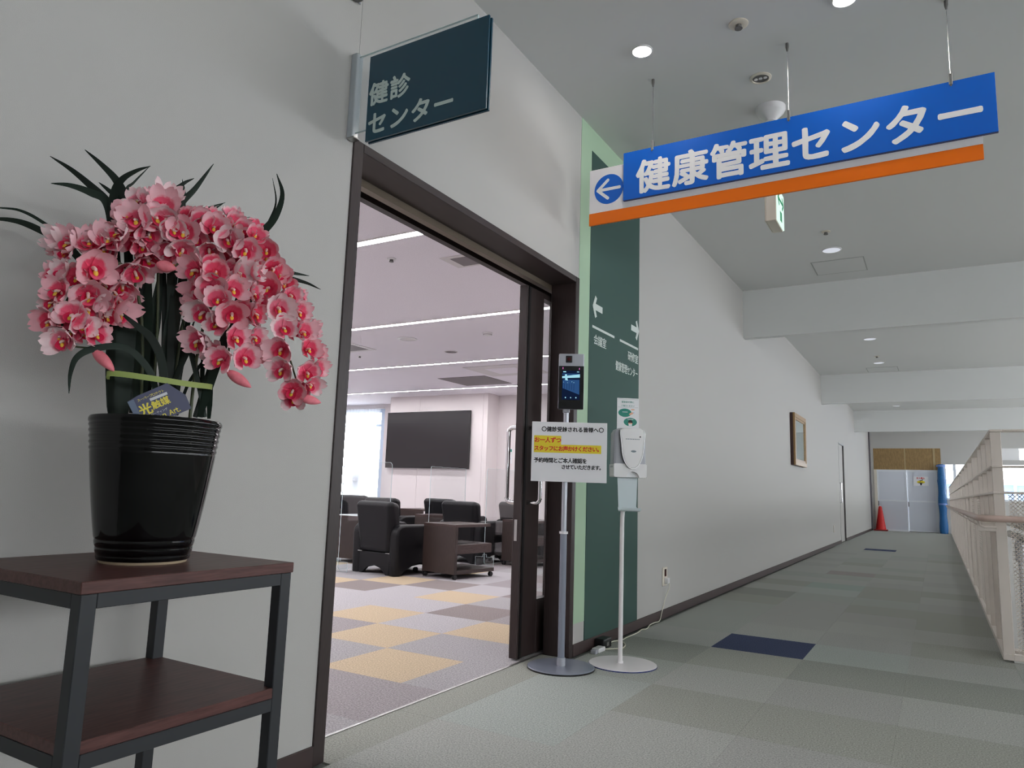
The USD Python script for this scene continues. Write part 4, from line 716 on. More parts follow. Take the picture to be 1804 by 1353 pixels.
# care tag, tilted
tg = T('care_tag', parent=orchid.path, loc=(0, 0, 0), label='navy care tag with yellow lettering', local=True)
ang = math.radians(29); eu = PR * math.cos(ang) + np.array([0, 0, math.sin(ang)]); ev = -PR * math.sin(ang) + np.array([0, 0, math.cos(ang)])
to = pw(-0.006, 0.1, 0.312) - PO
on = lambda poly, dz, dep: frame_to(extr(poly, dep), to + np.cross(eu, ev) * dz, eu, ev)
tg.part('card', on(Polygon([(-0.042, -0.03), (0.058, -0.03), (0.0595, 0.0), (0.038, 0.036), (-0.02, 0.034), (-0.042, 0.03)]), 0, 0.0008), 'tag_navy')
tg.part('stripe', on(Polygon([(-0.042, -0.03), (-0.032, -0.03), (-0.03, 0.03), (-0.042, 0.03)]), 0.0008, 0.0002), 'tag_slate')
def tag_line(s, em, x, y, m, **k): tg.part('lettering', on(affinity.translate(text_poly(s, em, **k), x, y), 0.0008, 0.0003), m)
tag_line('スーパープロテクト', 0.0068, -0.026, 0.022, 'tag_yellow', pitch=0.86)
tg.part('text_bar', on(Polygon([(-0.004, 0.0145), (0.03, 0.0145), (0.03, 0.02), (-0.004, 0.02)]), 0.0008, 0.0002), 'tag_white')
tag_line('光', 0.0245, -0.031, -0.006, 'tag_yellow', bold=0.03)
tag_line('触媒', 0.0175, -0.006, -0.002, 'tag_yellow', bold=0.03)
tag_line('コーティング', 0.0056, -0.014, -0.0135, 'tag_white', pitch=0.95)
tag_line('en Art.', 0.0135, -0.004, -0.026, 'tag_yellow', bold=0.02)
# ================================================================ SIGNS
SX = lambda poly, y, dep: frame_to(extr(poly, dep), (0, y, 0), (1, 0, 0), (0, 0, 1))     # sign plane facing the camera side (-y)
rect = lambda x0, x1, z0, z1: Polygon([(x0, z0), (x1, z0), (x1, z1), (x0, z1)])
s = T('hanging_sign', 'long blue hanging sign with orange stripe and left arrow, hung on three wires', 'sign', (1.05, 3.42, 2.3))
s.part('backing_panel', cbox(0.14, 1.94, 3.418, 3.428, 2.363, 2.612, 0.001), 'sign_white', label='white backing panel')
s.part('orange_band', cbox(0.14, 1.94, 3.417, 3.4285, 2.296, 2.363, 0.001), 'sign_orange', label='orange stripe along the bottom')
s.part('blue_panel', cbox(0.342, 1.995, 3.402, 3.418, 2.399, 2.664, 0.001), 'sign_blue', label='raised glossy blue panel')
s.part('panel_underside', box(0.342, 1.995, 3.4025, 3.4175, 2.3975, 2.3992), 'edge_navy')
x_ = 0.417
for ch, p_ in zip('健康管理センター', (0.195, 0.193, 0.19, 0.193, 0.196, 0.192, 0.199, 0.2)):
    s.part('lettering', SX(affinity.translate(text_poly(ch, 0.192, bold=0.028, rnd=0.02), x_ - 0.006, 2.438), 3.402, 0.0012), 'letter_white', smooth=False); x_ += p_
s.part('arrow_disc', SX(Point(0.253, 2.487).buffer(0.083, 24), 3.418, 0.0012), 'sign_blue', label='blue disc with white left arrow')
ar = unary_union([LineString([(0.19, 2.487), (0.315, 2.487)]).buffer(0.0085), LineString([(0.248, 2.538), (0.19, 2.487), (0.248, 2.436)]).buffer(0.0085)])
s.part('arrow', SX(ar, 3.4168, 0.001), 'letter_white')
for x in (0.502, 1.178, 1.838):
    s.part('suspension_wire', tube([(x, 3.411, 2.70), (x, 3.411, 3.04)], 0.0014, 6), 'steel')
    s.part('wire_clamp', cbox(x - 0.007, x + 0.007, 3.397, 3.423, 2.648, 2.70, 0.002), 'brushed_steel')
    s.part('clamp_screw', tube([(x, 3.3975, 2.643), (x, 3.396, 2.643)], 0.004, 8), 'anchor_grey')
    s.part('ceiling_anchor', lathe([(0, 0), (0.004, 0), (0.008, 0.02), (0.008, 0.04), (0, 0.04)], 14, (x, 3.411, 3.01)), 'anchor_grey')

s = T('projecting_sign', 'dark teal flag sign on clear acrylic above the brown doorway', 'sign', (0.3, 1.72, 2.0))
s.part('acrylic_plate', cbox(0.028, 0.522, 1.7172, 1.7248, 2.07, 2.352, 0.001), 'acrylic', label='clear acrylic plate')
for x0, x1, z0, z1 in ((0.028, 0.522, 2.352, 2.3535), (0.028, 0.522, 2.0685, 2.07), (0.522, 0.5235, 2.07, 2.352)): s.part('acrylic_rim', box(x0, x1, 1.7175, 1.7245, z0, z1), 'acrylic_edge')
s.part('wall_bracket', rbox(0.0, 0.028, 1.706, 1.738, 2.052, 2.366, 0.004, 8), 'clear_plastic', label='clear wall bracket')
s.part('bracket_cap', cbox(0.004, 0.036, 1.706, 1.736, 2.0475, 2.053, 0.001), 'brushed_steel')
s.part('teal_panel', cbox(0.086, 0.572, 1.709, 1.717, 2.019, 2.331, 0.001), 'sign_teal', label='dark teal panel'); s.part('teal_panel', cbox(0.086, 0.572, 1.725, 1.733, 2.019, 2.331, 0.001), 'sign_teal')
for tx, x0, z0 in (('健診', 0.092, 2.152), ('センター', 0.094, 2.044)):
    s.part('lettering', SX(affinity.translate(text_poly(tx, 0.087, bold=0.026, rnd=0.018, pitch=1.05), x0, z0), 1.709, 0.001), 'letter_pale')

s = T('wall_sensor', 'small grey box on the pale wall at the top edge above the doorway corner', 'sensor', (0, 1.68, 2.55))
s.part('housing', rbox(0, 0.04, 1.63, 1.715, 2.56, 2.66, 0.012, 8), 'anchor_grey', smooth=40); s.part('base_plate', cbox(0, 0.006, 1.615, 1.73, 2.57, 2.67, 0.002), 'grey_plastic')

# ================================================================ STANDS BY THE DOOR
RZ = 26.0
t = T('face_scanner_stand', 'slim grey floor stand with a tablet-like face scanner, left of the sanitiser stand', 'scanner stand', (0.06, 3.35, 0), RZ, local=True)
t.part('base', lathe([(0, 0), (0.163, 0), (0.167, 0.003), (0.167, 0.008), (0.164, 0.011), (0, 0.012)], 64), 'satin_grey', smooth=30, label='round grey base plate')
t.part('base_rim', lathe([(0.166, 0), (0.168, 0.0), (0.168, 0.007), (0.166, 0.007), (0.166, 0)], 64), 'black_plastic')
t.part('socket', lathe([(0, 0.012), (0.0215, 0.012), (0.0215, 0.05), (0, 0.05)], 24), 'satin_silver', smooth=40)
t.part('lower_pole', tube([(0, 0, 0.03), (0, 0, 0.655)], 0.0175, 24), 'satin_grey', smooth=40)
t.part('collar', lathe([(0, 0), (0.0225, 0), (0.0225, 0.012), (0, 0.012)], 24, (0, 0, 0.652)), 'white_plastic', smooth=40)
t.part('upper_pole', tube([(0, 0, 0.66), (0, 0, 1.31)], 0.014, 24), 'satin_silver', smooth=40)
t.part('mount', cbox(-0.018, 0.018, -0.018, 0.012, 1.27, 1.34, 0.003), 'grey_plastic')
sc = T('scanner', parent=t.path, label='face scanner with lit blue screen', local=True)
OX = 0.022
sc.part('body', rbox(OX - 0.066, OX + 0.066, -0.032, -0.012, 1.286, 1.578, 0.006, 10), 'satin_silver', smooth=40)
sc.part('front_glass', cbox(OX - 0.0645, OX + 0.065, -0.0345, -0.029, 1.2865, 1.512, 0.001), 'black_glass')
sc.part('camera_block', rbox(OX - 0.03, OX + 0.004, -0.037, -0.031, 1.53, 1.566, 0.003, 8), 'black_plastic', smooth=40)
sc.part('camera_lens', frame_to(lathe([(0, 0), (0.01, 0), (0.009, 0.002), (0, 0.003)], 20), (OX - 0.012, -0.037, 1.548), (1, 0, 0), (0, 0, 1)), 'lens_red')
yq = -0.0345
bits = lambda nm, m, polys: sc.part(nm, frame_to(extr(unary_union(polys), 0.0004), (0, yq, 0), (1, 0, 0), (0, 0, 1)), m)
sx0, sx1, sz0, sz1 = OX - 0.047, OX + 0.045, 1.335, 1.487
bits('screen', 'screen_navy', [rect(sx0, sx1, sz0, sz1)]); yq = -0.0349
bits('screen_image', 'screen_blue', [Polygon([(sx0 + .004, 1.395), (sx1 - .002, 1.362), (sx1 - .002, 1.44), (sx0 + .004, 1.44)]), rect(sx0, sx1, 1.466, 1.472)])
yq = -0.0352
bits('screen_highlight', 'screen_cyan', [Polygon([(sx0, 1.447), (sx1, 1.452), (sx1, 1.469), (sx0, 1.458)]), Polygon([(sx0 + .014, 1.467), (sx0 + .024, 1.469), (sx0 + .03, 1.435), (sx0 + .016, 1.437)]), rect(sx0 + .005, sx0 + .02, 1.478, 1.484), rect(sx1 - .016, sx1 - .004, 1.479, 1.483)])
bits('screen_icons', 'screen_cyan', [Point(OX - .028, 1.346).buffer(.0035), Point(OX - .001, 1.346).buffer(.003), Point(OX + .026, 1.346).buffer(.0035), Point(OX - .04, 1.427).buffer(.0016), Point(OX + .004, 1.429).buffer(.002), Point(OX + .014, 1.425).buffer(.0018), Point(OX - .018, 1.424).buffer(.0014)])
bits('screen_shadow', 'screen_navy', [rect(OX - .034 + k * .012, OX - .0325 + k * .012, 1.392 - k * .002, 1.42) for k in range(5)])
bits('led', 'led_pink', [rect(OX - .045, OX - .042, 1.495, 1.505), rect(OX + .04, OX + .043, 1.493, 1.503)])

n = T('notice_board', 'white Japanese paper notice with yellow highlighted red lines, fixed to the face scanner pole', 'notice', (0.06, 3.35, 0), RZ, local=True)
u0, v0, yn = 0.0187 - 0.1925, 0.913, -0.034
n.part('board', cbox(u0, u0 + 0.385, yn, yn + 0.004, v0, v0 + 0.305, 0.0008), 'card_white')
NX = lambda poly, off, dep=0.0005: frame_to(extr(poly, dep), (u0, yn - off, v0), (1, 0, 0), (0, 0, 1))
n.part('highlight', NX(rect(.012, .151, .189, .234), 0.0), 'marker_yellow'); n.part('highlight', NX(rect(.012, .356, .147, .189), 0.0), 'marker_yellow')
def nl(s_, em, u, vc, m, pitch, bold=0.03, off=0.0002): n.part('lettering', NX(affinity.translate(text_poly(s_, em, bold=bold, pitch=pitch / em), u, vc - em * 0.38), off), m)
nl('〇健診受診される皆様へ〇', .0265, .049, .268, 'ink_black', .0266)
nl('お一人ずつ', .029, .0125, .212, 'ink_red', .0277, off=.0006)
nl('スタッフにお声かけください。', .027, .012, .169, 'ink_red', .0248, off=.0006)
nl('予約時間とご本人確認を', .0265, .0125, .108, 'ink_black', .0247)
nl('させていただきます。', .0245, .153, .076, 'ink_black', .0215)
n.part('clip', cbox(0.0, 0.03, yn + 0.004, -0.0145, v0 + 0.2, v0 + 0.23, 0.001), 'grey_plastic')

t = T('sanitiser_stand', 'white hand sanitiser dispenser with a small poster on a thin white floor stand', 'sanitiser stand', (0.283, 3.61, 0), 38.0, local=True)
t.part('base', lathe([(0, 0), (0.169, 0), (0.172, 0.002), (0.172, 0.006), (0.169, 0.008), (0, 0.009)], 64), 'white_enamel', smooth=30, label='round white base plate')
t.part('base_rim', lathe([(0.171, 0), (0.1732, 0.0), (0.1732, 0.005), (0.171, 0.005), (0.171, 0)], 64), 'edge_navy')
t.part('pole', tube(smooth_path([(-0.014, 0, 0.008), (-0.012, 0, 0.4), (-0.01, 0, 0.74), (0.0, 0, 0.78), (0.012, 0.014, 0.83), (0.014, 0.016, 0.93)], 4), 0.0115, 16), 'white_enamel', smooth=40)
t.part('pole_collar', lathe([(0, 0), (0.017, 0), (0.015, 0.012), (0, 0.014)], 20, (-0.014, 0, 0.008)), 'white_enamel', smooth=40)
bp_ = Polygon([(-0.046, 0.79), (0.05, 0.79), (0.055, 0.95), (-0.053, 0.95)])
dy = -0.02
t.part('back_plate', frame_to(extr(bp_, 0.003), (0.008, dy, 0), (1, 0, 0), (0, 0, 1)), 'drip_plate', label='pale grey drip plate')
tr = smooth_path([(0, dy, 0.795), (0, dy - 0.004, 0.782), (0, dy - 0.016, 0.776), (0, dy - 0.05, 0.777), (0, dy - 0.066, 0.782), (0, dy - 0.072, 0.792)], 4)
v_ = []
for p in tr:
    for x, o in ((-0.04, 0), (0.062, 0), (0.062, 0.003), (-0.04, 0.003)): v_.append((x, p[1] + o * 0.5, p[2] - o))
f_ = []
for i in range(len(tr) - 1):
    for k in range(4): f_ += [[i * 4 + k, i * 4 + (k + 1) % 4, i * 4 + 4 + (k + 1) % 4], [i * 4 + k, i * 4 + 4 + (k + 1) % 4, i * 4 + 4 + k]]
t.part('drip_tray', trimesh.Trimesh(np.array(v_, float), np.array(f_), process=False), 'drip_plate', smooth=30)
dp = T('dispenser', parent=t.path, label='glossy white automatic soap-style dispenser', local=True)
DX = 0.004; D0, D1 = 0.948, 1.204
side = bevel_prism([(DX - .088, D0 + .05), (DX - .084, D0 + .035), (DX + .084, D0 + .035), (DX + .088, D0 + .05), (DX + .086, D1 - .03), (DX + .074, D1 - .008), (DX + .05, D1), (DX - .05, D1), (DX - .074, D1 - .008), (DX - .086, D1 - .03)], 0.078, 0.012)
dp.part('housing', frame_to(side, (0, -0.005, 0), (1, 0, 0), (0, 0, 1)), 'grey_plastic', smooth=35)
low = Polygon([(-.087, D0 + .006), (-.082, D0), (.082, D0), (.087, D0 + .006), (.088, D0 + .066), (.08, D0 + .07), (-.08, D0 + .07), (-.088, D0 + .066)]).difference(Point(.012, D0 - .006).buffer(.036, 12))
dp.part('lower_cover', frame_to(extr(affinity.translate(low, DX), 0.09), (0, -0.002, 0), (1, 0, 0), (0, 0, 1)), 'white_plastic', smooth=30)
dp.part('nozzle_recess', frame_to(extr(affinity.translate(Point(.012, D0 - .006).buffer(.0355, 12).intersection(rect(-.1, .1, D0 + .001, 2)), DX), 0.07), (0, -0.002, 0), (1, 0, 0), (0, 0, 1)), 'card_white')
a_ = np.linspace(0, math.pi, 21)
sh = [(.057 * math.cos(q) * (1 - .12 * math.sin(q)), D0 + .15 - .105 * math.sin(q) ** 0.85) for q in a_]
shield = [(DX + .008 + x, z) for x, z in [(.066, D1 - .03)] + sh + [(-.066, D1 - .03)]][::-1]
shield = [(DX + .066, D1 - .012), (DX + .05, D1 - .002), (DX - .038, D1 - .002), (DX - .056, D1 - .012)] + shield[0:]
sp = Polygon(shield).buffer(0); sp = Polygon(sp.exterior.coords)
pts_ = list(sp.exterior.coords)[:-1]; pts_ = pts_ if sp.exterior.is_ccw else pts_[::-1]
dp.part('front_shield', frame_to(bevel_prism(pts_, 0.103, 0.006), (0, -0.002, 0), (1, 0, 0), (0, 0, 1)), 'white_plastic', smooth=35, label='white shield-shaped front cover')
rimp = sp.buffer(0.002).difference(sp.buffer(-0.0006)).difference(rect(-1, 1, D1 - .012, 2))
dp.part('chrome_rim', frame_to(extr(rimp, 0.099), (0, -0.0055, 0), (1, 0, 0), (0, 0, 1)), 'brushed_steel')
dp.part('sensor_eye', frame_to(disc((DX + .047, 1.158, 0), 0.004, 0.001, 12), (0, -0.105, 0), (1, 0, 0), (0, 0, 1)), 'black_plastic')
dp.part('print', frame_to(extr(unary_union([rect(DX - .03 + k * .0095, DX - .023 + k * .0095, 1.143, 1.147) for k in range(8)] + [affinity.scale(Point(DX + .012, 1.082).buffer(.012), 1.2, .45)]), 0.0005), (0, -0.1052, 0), (1, 0, 0), (0, 0, 1)), 'ink_grey')
cd = T('poster_card', parent=t.path, label='small white poster with two green ovals standing on the dispenser', local=True)
cx0, cz0, yc = -0.053, 1.196, -0.03
cd.part('card', cbox(cx0, cx0 + 0.12, yc, yc + 0.002, cz0, cz0 + 0.172, 0.0005), 'card_white')
CX = lambda poly, m, o=0.0: cd.part('print', frame_to(extr(poly, 0.0004), (cx0, yc - o, cz0), (1, 0, 0), (0, 0, 1)), m)
CX(affinity.translate(text_poly('感染症対策に', .0115, bold=.01, pitch=1.02), .024, .147), 'ink_teal'); CX(affinity.translate(text_poly('ご協力ください', .0105, bold=.01, pitch=1.0), .022, .1275), 'ink_teal')
CX(unary_union([rect(.005, .115, .1225, .1233), rect(.005, .115, .166, .1668)]), 'ink_grey')
CX(affinity.translate(affinity.scale(Point(0, 0).buffer(.036, 16), 1, .62), .043, .0935), 'ink_teal'); CX(affinity.translate(affinity.scale(Point(0, 0).buffer(.036, 16), 1, .62), .073, .045), 'ink_teal')
CX(affinity.rotate(affinity.scale(Point(.078, .09).buffer(.009), 1.5, .6), 25), 'ink_skin', .0004); CX(affinity.scale(Point(.086, .1115).buffer(.007), 1.5, .5), 'ink_skin'); CX(Point(.092, .0955).buffer(.004), 'alu_blue', .0004)
CX(Point(.073, .037).buffer(.011), 'ink_skin', .0004); CX(Point(.073, .043).buffer(.0125).intersection(rect(0, 1, .041, 1)), 'ink_black', .0006); CX(rect(.064, .082, .0235, .0345), 'card_white', .0007)
CX(unary_union([rect(.028, .058, .096, .099), rect(.056, .09, .058, .0605)]), 'card_white', .0004)

# power supply and cable on the floor
t = T('power_adapter', 'black power adapter on the carpet against the baseboard', 'adapter', (0.06, 3.87, 0), 60)
t.part('body', rbox(0.012, 0.072, 3.865, 3.975, 0, 0.055, 0.008, 8), 'black_plastic', smooth=40); t.part('socket', cbox(0.072, 0.074, 3.9, 3.93, 0.015, 0.035, 0.0005), 'anchor_grey')
t = T('power_tap', 'white plug tap lying before the black adapter', 'power tap', (0.07, 3.80, 0))
t.part('body', rbox(0.04, 0.085, 3.765, 3.855, 0, 0.024, 0.005, 8), 'white_plastic', smooth=40); t.part('plug', rbox(0.05, 0.08, 3.728, 3.763, 0, 0.022, 0.004, 8), 'grey_plastic', smooth=40)
CB = [(0.036, 5.105, 0.243), (0.04, 5.10, 0.22), (0.022, 5.075, 0.15), (0.012, 5.06, 0.1), (0.012, 5.015, 0.044), (0.02, 4.945, 0.004), (0.016, 4.86, 0.004), (0.02, 4.754, 0.004), (0.05, 4.613, 0.004), (0.034, 4.563, 0.004), (0.049, 4.436, 0.004), (0.049, 4.267, 0.004), (0.053, 4.178, 0.004), (0.028, 4.1, 0.004), (0.036, 4.02, 0.008), (0.045, 3.98, 0.02)]
t = T('power_cable', 'cream cable from the wall outlet along the baseboard to the adapter', 'cable', (0.05, 4.4, 0))
t.part('cord', tube(smooth_path(CB, 6), 0.0034, 8), 'cable_cream', smooth=60)
t.part('cord_loop', tube(smooth_path([(0.07, 3.85, 0.01), (0.08, 3.88, 0.004), (0.115, 3.921, 0.004), (0.141, 3.957, 0.004), (0.126, 4.044, 0.004), (0.085, 4.115, 0.004), (0.064, 4.1, 0.004)], 6), 0.0034, 8), 'cable_cream', smooth=60)
t = T('wall_outlet', 'wall outlet with a red switch and a white plug on the corridor wall', 'outlet', (0, 5.105, 0.285))
t.part('plate', cbox(0, 0.008, 5.058, 5.152, 0.222, 0.35, 0.002), 'warm_plastic'); t.part('red_socket', cbox(0.008, 0.0115, 5.088, 5.122, 0.288, 0.338, 0.001), 'lens_red'); t.part('plug', rbox(0.008, 0.034, 5.085, 5.13, 0.236, 0.278, 0.004, 8), 'white_plastic', smooth=40)
t = T('light_switch', 'tiny white wall switch low on the wall before the far door', 'switch', (0, 14.9, 0.32)); t.part('plate', cbox(0, 0.008, 14.86, 14.94, 0.255, 0.385, 0.002), 'warm_plastic'); t.part('rocker', cbox(0.008, 0.012, 14.885, 14.915, 0.29, 0.35, 0.001), 'white_plastic')

# framed picture on the corridor wall
t = T('framed_picture', 'gold-framed glazed picture on the long corridor wall', 'picture', (0, 10.9, 1.67))
PY0, PY1, PZ0, PZ1 = 10.42, 11.40, 1.315, 2.035
t.part('box_frame', cbox(0, 0.04, PY0, PY1, PZ0, PZ1, 0.003), 'frame_dark', label='dark maroon side of the frame')
for k, (w_, d0, d1) in enumerate(((0.09, 0.04, 0.058), (0.06, 0.058, 0.066))):
    for y0, y1, z0, z1 in ((PY0, PY0 + w_, PZ0, PZ1), (PY1 - w_, PY1, PZ0, PZ1), (PY0 + w_, PY1 - w_, PZ0, PZ0 + w_), (PY0 + w_, PY1 - w_, PZ1 - w_, PZ1)):
        t.part('frame_bar', cbox(d0, d1, y0, y1, z0, z1, 0.003), 'gold_wood')
t.part('picture_sheet', box(0.04, 0.043, PY0 + 0.09, PY1 - 0.09, PZ0 + 0.09, PZ1 - 0.09), 'mount_grey'); t.part('glazing', box(0.048, 0.05, PY0 + 0.09, PY1 - 0.09, PZ0 + 0.09, PZ1 - 0.09), 'window_glass')

# ================================================================ CORRIDOR CEILING
def downlight(x, y, r, on, label, z=3.05, group=None):
    t = T('downlight', label, 'ceiling light', (x, y, z), group=group)
    t.part('trim_ring', lathe([(r, 0), (r * 1.16, 0), (r * 1.16, -0.003), (r * 1.02, -0.008), (r, -0.006), (r, 0)], 36, (x, y, z)), 'white_plastic', smooth=40)
    t.part('lens', lathe([(0, -0.004), (r, -0.004), (r, -0.0005), (0, -0.0005)], 36, (x, y, z)), 'downlight_on' if on else 'downlight_dim')
downlight(0.539, 3.141, 0.045, 1, 'glaring round downlight over the left end of the blue sign')
downlight(1.453, 3.193, 0.045, 1, 'glaring round downlight cut by the top edge of the picture')
downlight(2.366, 3.2, 0.045, 1, 'round downlight outside the picture, third of the row over the blue sign')
downlight(3.28, 3.2, 0.045, 1, 'round downlight outside the picture, fourth of the row over the blue sign')
downlight(0.998, 6.669, 0.072, 0, 'dim round downlight before the nearest drop panel, beside the access hatch')
downlight(1.004, 10.735, 0.072, 0, 'first small downlight behind the nearest drop panel')
downlight(0.991, 12.697, 0.072, 0, 'second small downlight behind the nearest drop panel')
downlight(0.976, 18.72, 0.072, 0, 'farthest small downlight, behind the middle drop panel')
def sprinkler(x, y, z, label, m='white_plastic', r=0.035):
    t = T('sprinkler', label, 'sprinkler', (x, y, z))
    t.part('escutcheon', lathe([(0, 0), (r, 0), (r, -0.004), (r * 0.8, -0.008), (0, -0.008)], 28, (x, y, z)), m, smooth=40); t.part('head', lathe([(0, -0.008), (0.014, -0.008), (0.014, -0.02), (0.018, -0.022), (0.018, -0.025), (0, -0.026)], 20, (x, y, z)), 'anchor_grey', smooth=40)
sprinkler(1.007, 3.153, 3.05, 'cream ceiling sprinkler with dark centre between the two bright downlights', 'warm_plastic', 0.045)
sprinkler(1.012, 6.175, 3.05, 'small dark-centred sprinkler before the dim downlight', 'warm_plastic'); sprinkler(1.004, 12.1, 3.05, 'tiny sprinkler between the two downlights behind the drop panel', 'warm_plastic')
t = T('recessed_spotlight', 'small unlit recessed fixture with three lamps in the ceiling above the blue sign', 'ceiling light', (1.005, 3.652, 3.05))
t.part('ring', lathe([(0.04, 0), (0.055, 0), (0.055, -0.004), (0.042, -0.008), (0.04, 0)], 32, (1.005, 3.652, 3.05)), 'warm_plastic'); t.part('plate', disc((1.005, 3.652, 3.047), 0.041, 0.003, 28), 'anchor_grey')
for k in (-1, 0, 1): t.part('lamp', disc((1.005 + k * 0.024, 3.652, 3.043), 0.0095, 0.004, 16), 'white_plastic')
t = T('exit_sign', 'small lit green and white exit sign hanging on a rod behind the blue sign', 'exit sign', (1.0, 4.0, 2.36))
t.part('canopy', lathe([(0, -0.085), (0.03, -0.085), (0.036, -0.07), (0.072, -0.035), (0.08, -0.018), (0.08, 0), (0, 0)], 36, (0.992, 3.985, 3.05)), 'white_plastic', smooth=35); t.part('rod', tube([(0.992, 3.985, 2.55), (0.992, 3.985, 2.98)], 0.012, 14), 'white_plastic', smooth=40)
t.part('housing', cbox(0.967, 1.022, 3.92, 4.125, 2.36, 2.565, 0.003), 'warm_plastic')
t.part('lit_face', cbox(1.022, 1.028, 3.923, 4.122, 2.363, 2.562, 0.001), 'exit_face'); t.part('back_cover', cbox(0.961, 0.967, 3.923, 4.122, 2.363, 2.562, 0.001), 'warm_plastic')
ex_ = unary_union([LineString([(3.95, 2.50), (4.095, 2.50)]).buffer(.008, cap_style=2), LineString([(3.975, 2.53), (3.945, 2.50), (3.975, 2.47)]).buffer(.008), LineString([(4.07, 2.53), (4.10, 2.50), (4.07, 2.47)]).buffer(.008), rect(4.0, 4.05, 2.385, 2.44)])
t.part('pictogram', rot_x_plane(extr(ex_, 0.0008), 1.028), 'exit_green', label='green double arrow')
for k, (x0, x1, y0, y1, lb) in enumerate(((0.78, 1.231, 6.97, 7.41, 'square ceiling access hatch before the nearest drop panel'), (0.77, 1.24, 13.15, 13.6, 'square ceiling access hatch before the middle drop panel'))):
    t = T('access_hatch', lb, 'ceiling hatch', ((x0 + x1) / 2, (y0 + y1) / 2, 3.05))
    t.part('hatch_panel', cbox(x0 + 0.012, x1 - 0.012, y0 + 0.012, y1 - 0.012, 3.046, 3.05, 0.001), 'ceiling_paint')
    for a in ((x0, x1, y0, y0 + 0.01), (x0, x1, y1 - 0.01, y1), (x0, x0 + 0.01, y0 + 0.01, y1 - 0.01), (x1 - 0.01, x1, y0 + 0.01, y1 - 0.01)): t.part('hatch_frame', box(*a, 3.047, 3.05), 'hatch_line')

# ================================================================ RAILING
t = T('railing', 'long cream steel railing with mesh panels along the open side of the corridor', 'railing', (2.0, 5.05, 0))
RX0, RX1 = 1.985, 2.045; PYS = [5.04, 5.56, 6.12] + [6.68 + 1.12 * k for k in range(16)]
for y in PYS:
    t.part('post', cbox(RX0 + 0.002, RX0 + 0.056, y, y + 0.012, 0.012, 1.29, 0.002), 'rail_cream')
    t.part('post_web', box(RX0 + 0.02, RX0 + 0.032, y + 0.012, y + 0.05, 0.012, 1.29), 'rail_cream')
for z0, z1, w_ in ((1.29, 1.303, 0.062), (1.083, 1.094, 0.058), (0.932, 0.945, 0.06), (0.012, 0.045, 0.05)):
    t.part('rail', cbox(RX0, RX0 + w_, 5.03, 24.15, z0, z1, 0.002), 'rail_cream'); t.part('rail', cbox(RX0 + w_, 8.98, 5.03, 5.03 + w_, z0, z1, 0.002), 'rail_cream')
for x in (3.1, 4.15, 5.2, 6.25, 7.3, 8.35): t.part('post', cbox(x, x + 0.012, 5.035, 5.08, 0.012, 1.29, 0.002), 'rail_cream')
def lattice(w, h, pitch, bar):
    q = []
    for s_ in (1, -1):
        for c_ in np.arange(-h, w + h, pitch):
            q.append(LineString([(c_, 0), (c_ + h, h)] if s_ > 0 else [(c_, h), (c_ + h, 0)]).intersection(rect(0, w, 0, h)))
    o = []
    for l in q:
        if l.length < 0.004: continue
        (x0, z0), (x1, z1) = l.coords[0], l.coords[-1]; d = np.array([x1 - x0, z1 - z0]); d /= np.linalg.norm(d); nn = np.array([-d[1], d[0]]) * bar / 2
        p = [np.array([x0, z0]) + nn, np.array([x0, z0]) - nn, np.array([x1, z1]) - nn, np.array([x1, z1]) + nn]
        v = np.array([[a, 0, b] for a, b in p] + [[a, 0.003, b] for a, b in p])
        f = np.array([[0, 1, 2], [0, 2, 3], [4, 6, 5], [4, 7, 6], [0, 4, 5], [0, 5, 1], [1, 5, 6], [1, 6, 2], [2, 6, 7], [2, 7, 3], [3, 7, 4], [3, 4, 0]])
        o.append(trimesh.Trimesh(v, f, process=False))
    return cat_(o)
la = lattice(1.03, 0.885, 0.022, 0.0042); la.apply_translation((2.06, 5.055, 0.046)); t.part('mesh_panel', la, 'rail_cream', kind='stuff', label='diamond wire mesh panel')
for x in (3.12, 4.17, 5.22, 6.27, 7.32):
    la = lattice(1.03, 0.885, 0.04, 0.006); la.apply_translation((x, 5.055, 0.046)); t.part('mesh_panel', la, 'rail_cream', kind='stuff')
for a, b_ in zip(PYS[:-1], PYS[1:]):
    la = lattice(b_ - a - 0.03, 0.885, 0.04, 0.006); t.part('mesh_panel', frame_to(la, (2.012, a + 0.02, 0.046), (0, 1, 0), (-1, 0, 0)) if 0 else trimesh.Trimesh(np.column_stack([2.012 + la.vertices[:, 1], a + 0.02 + la.vertices[:, 0], 0.046 + la.vertices[:, 2]]), la.faces, process=False), 'rail_cream', kind='stuff')
t.part('handrail', tube(smooth_path([(1.905, 23.8, 0.79), (1.905, 15, 0.79), (1.905, 8, 0.79), (1.905, 6, 0.79), (1.905, 5.4, 0.79), (1.905, 5.15, 0.79), (1.908, 5.04, 0.79), (1.93, 4.975, 0.79), (1.985, 4.958, 0.79), (2.1, 4.955, 0.79), (2.3, 4.955, 0.79), (2.6, 4.955, 0.79), (3.5, 4.955, 0.79), (6, 4.955, 0.79), (8.9, 4.955, 0.79)], 6), 0.019, 14), 'handrail_pink', smooth=60, label='pinkish round handrail')
for y in PYS: t.part('handrail_bracket', cat_([tube([(1.905, y + 0.005, 0.775), (1.912, y + 0.005, 0.748), (1.935, y + 0.005, 0.738), (1.992, y + 0.005, 0.738)], 0.009, 8)]), 'rail_cream')
t.part('handrail_bracket', cbox(1.9, 1.99, 5.04, 5.048, 0.715, 0.768, 0.003), 'rail_cream')
t = T('stair_handrail', 'curved silvery stair handrails behind the mesh at the right edge', 'handrail', (2.25, 5.5, 0))
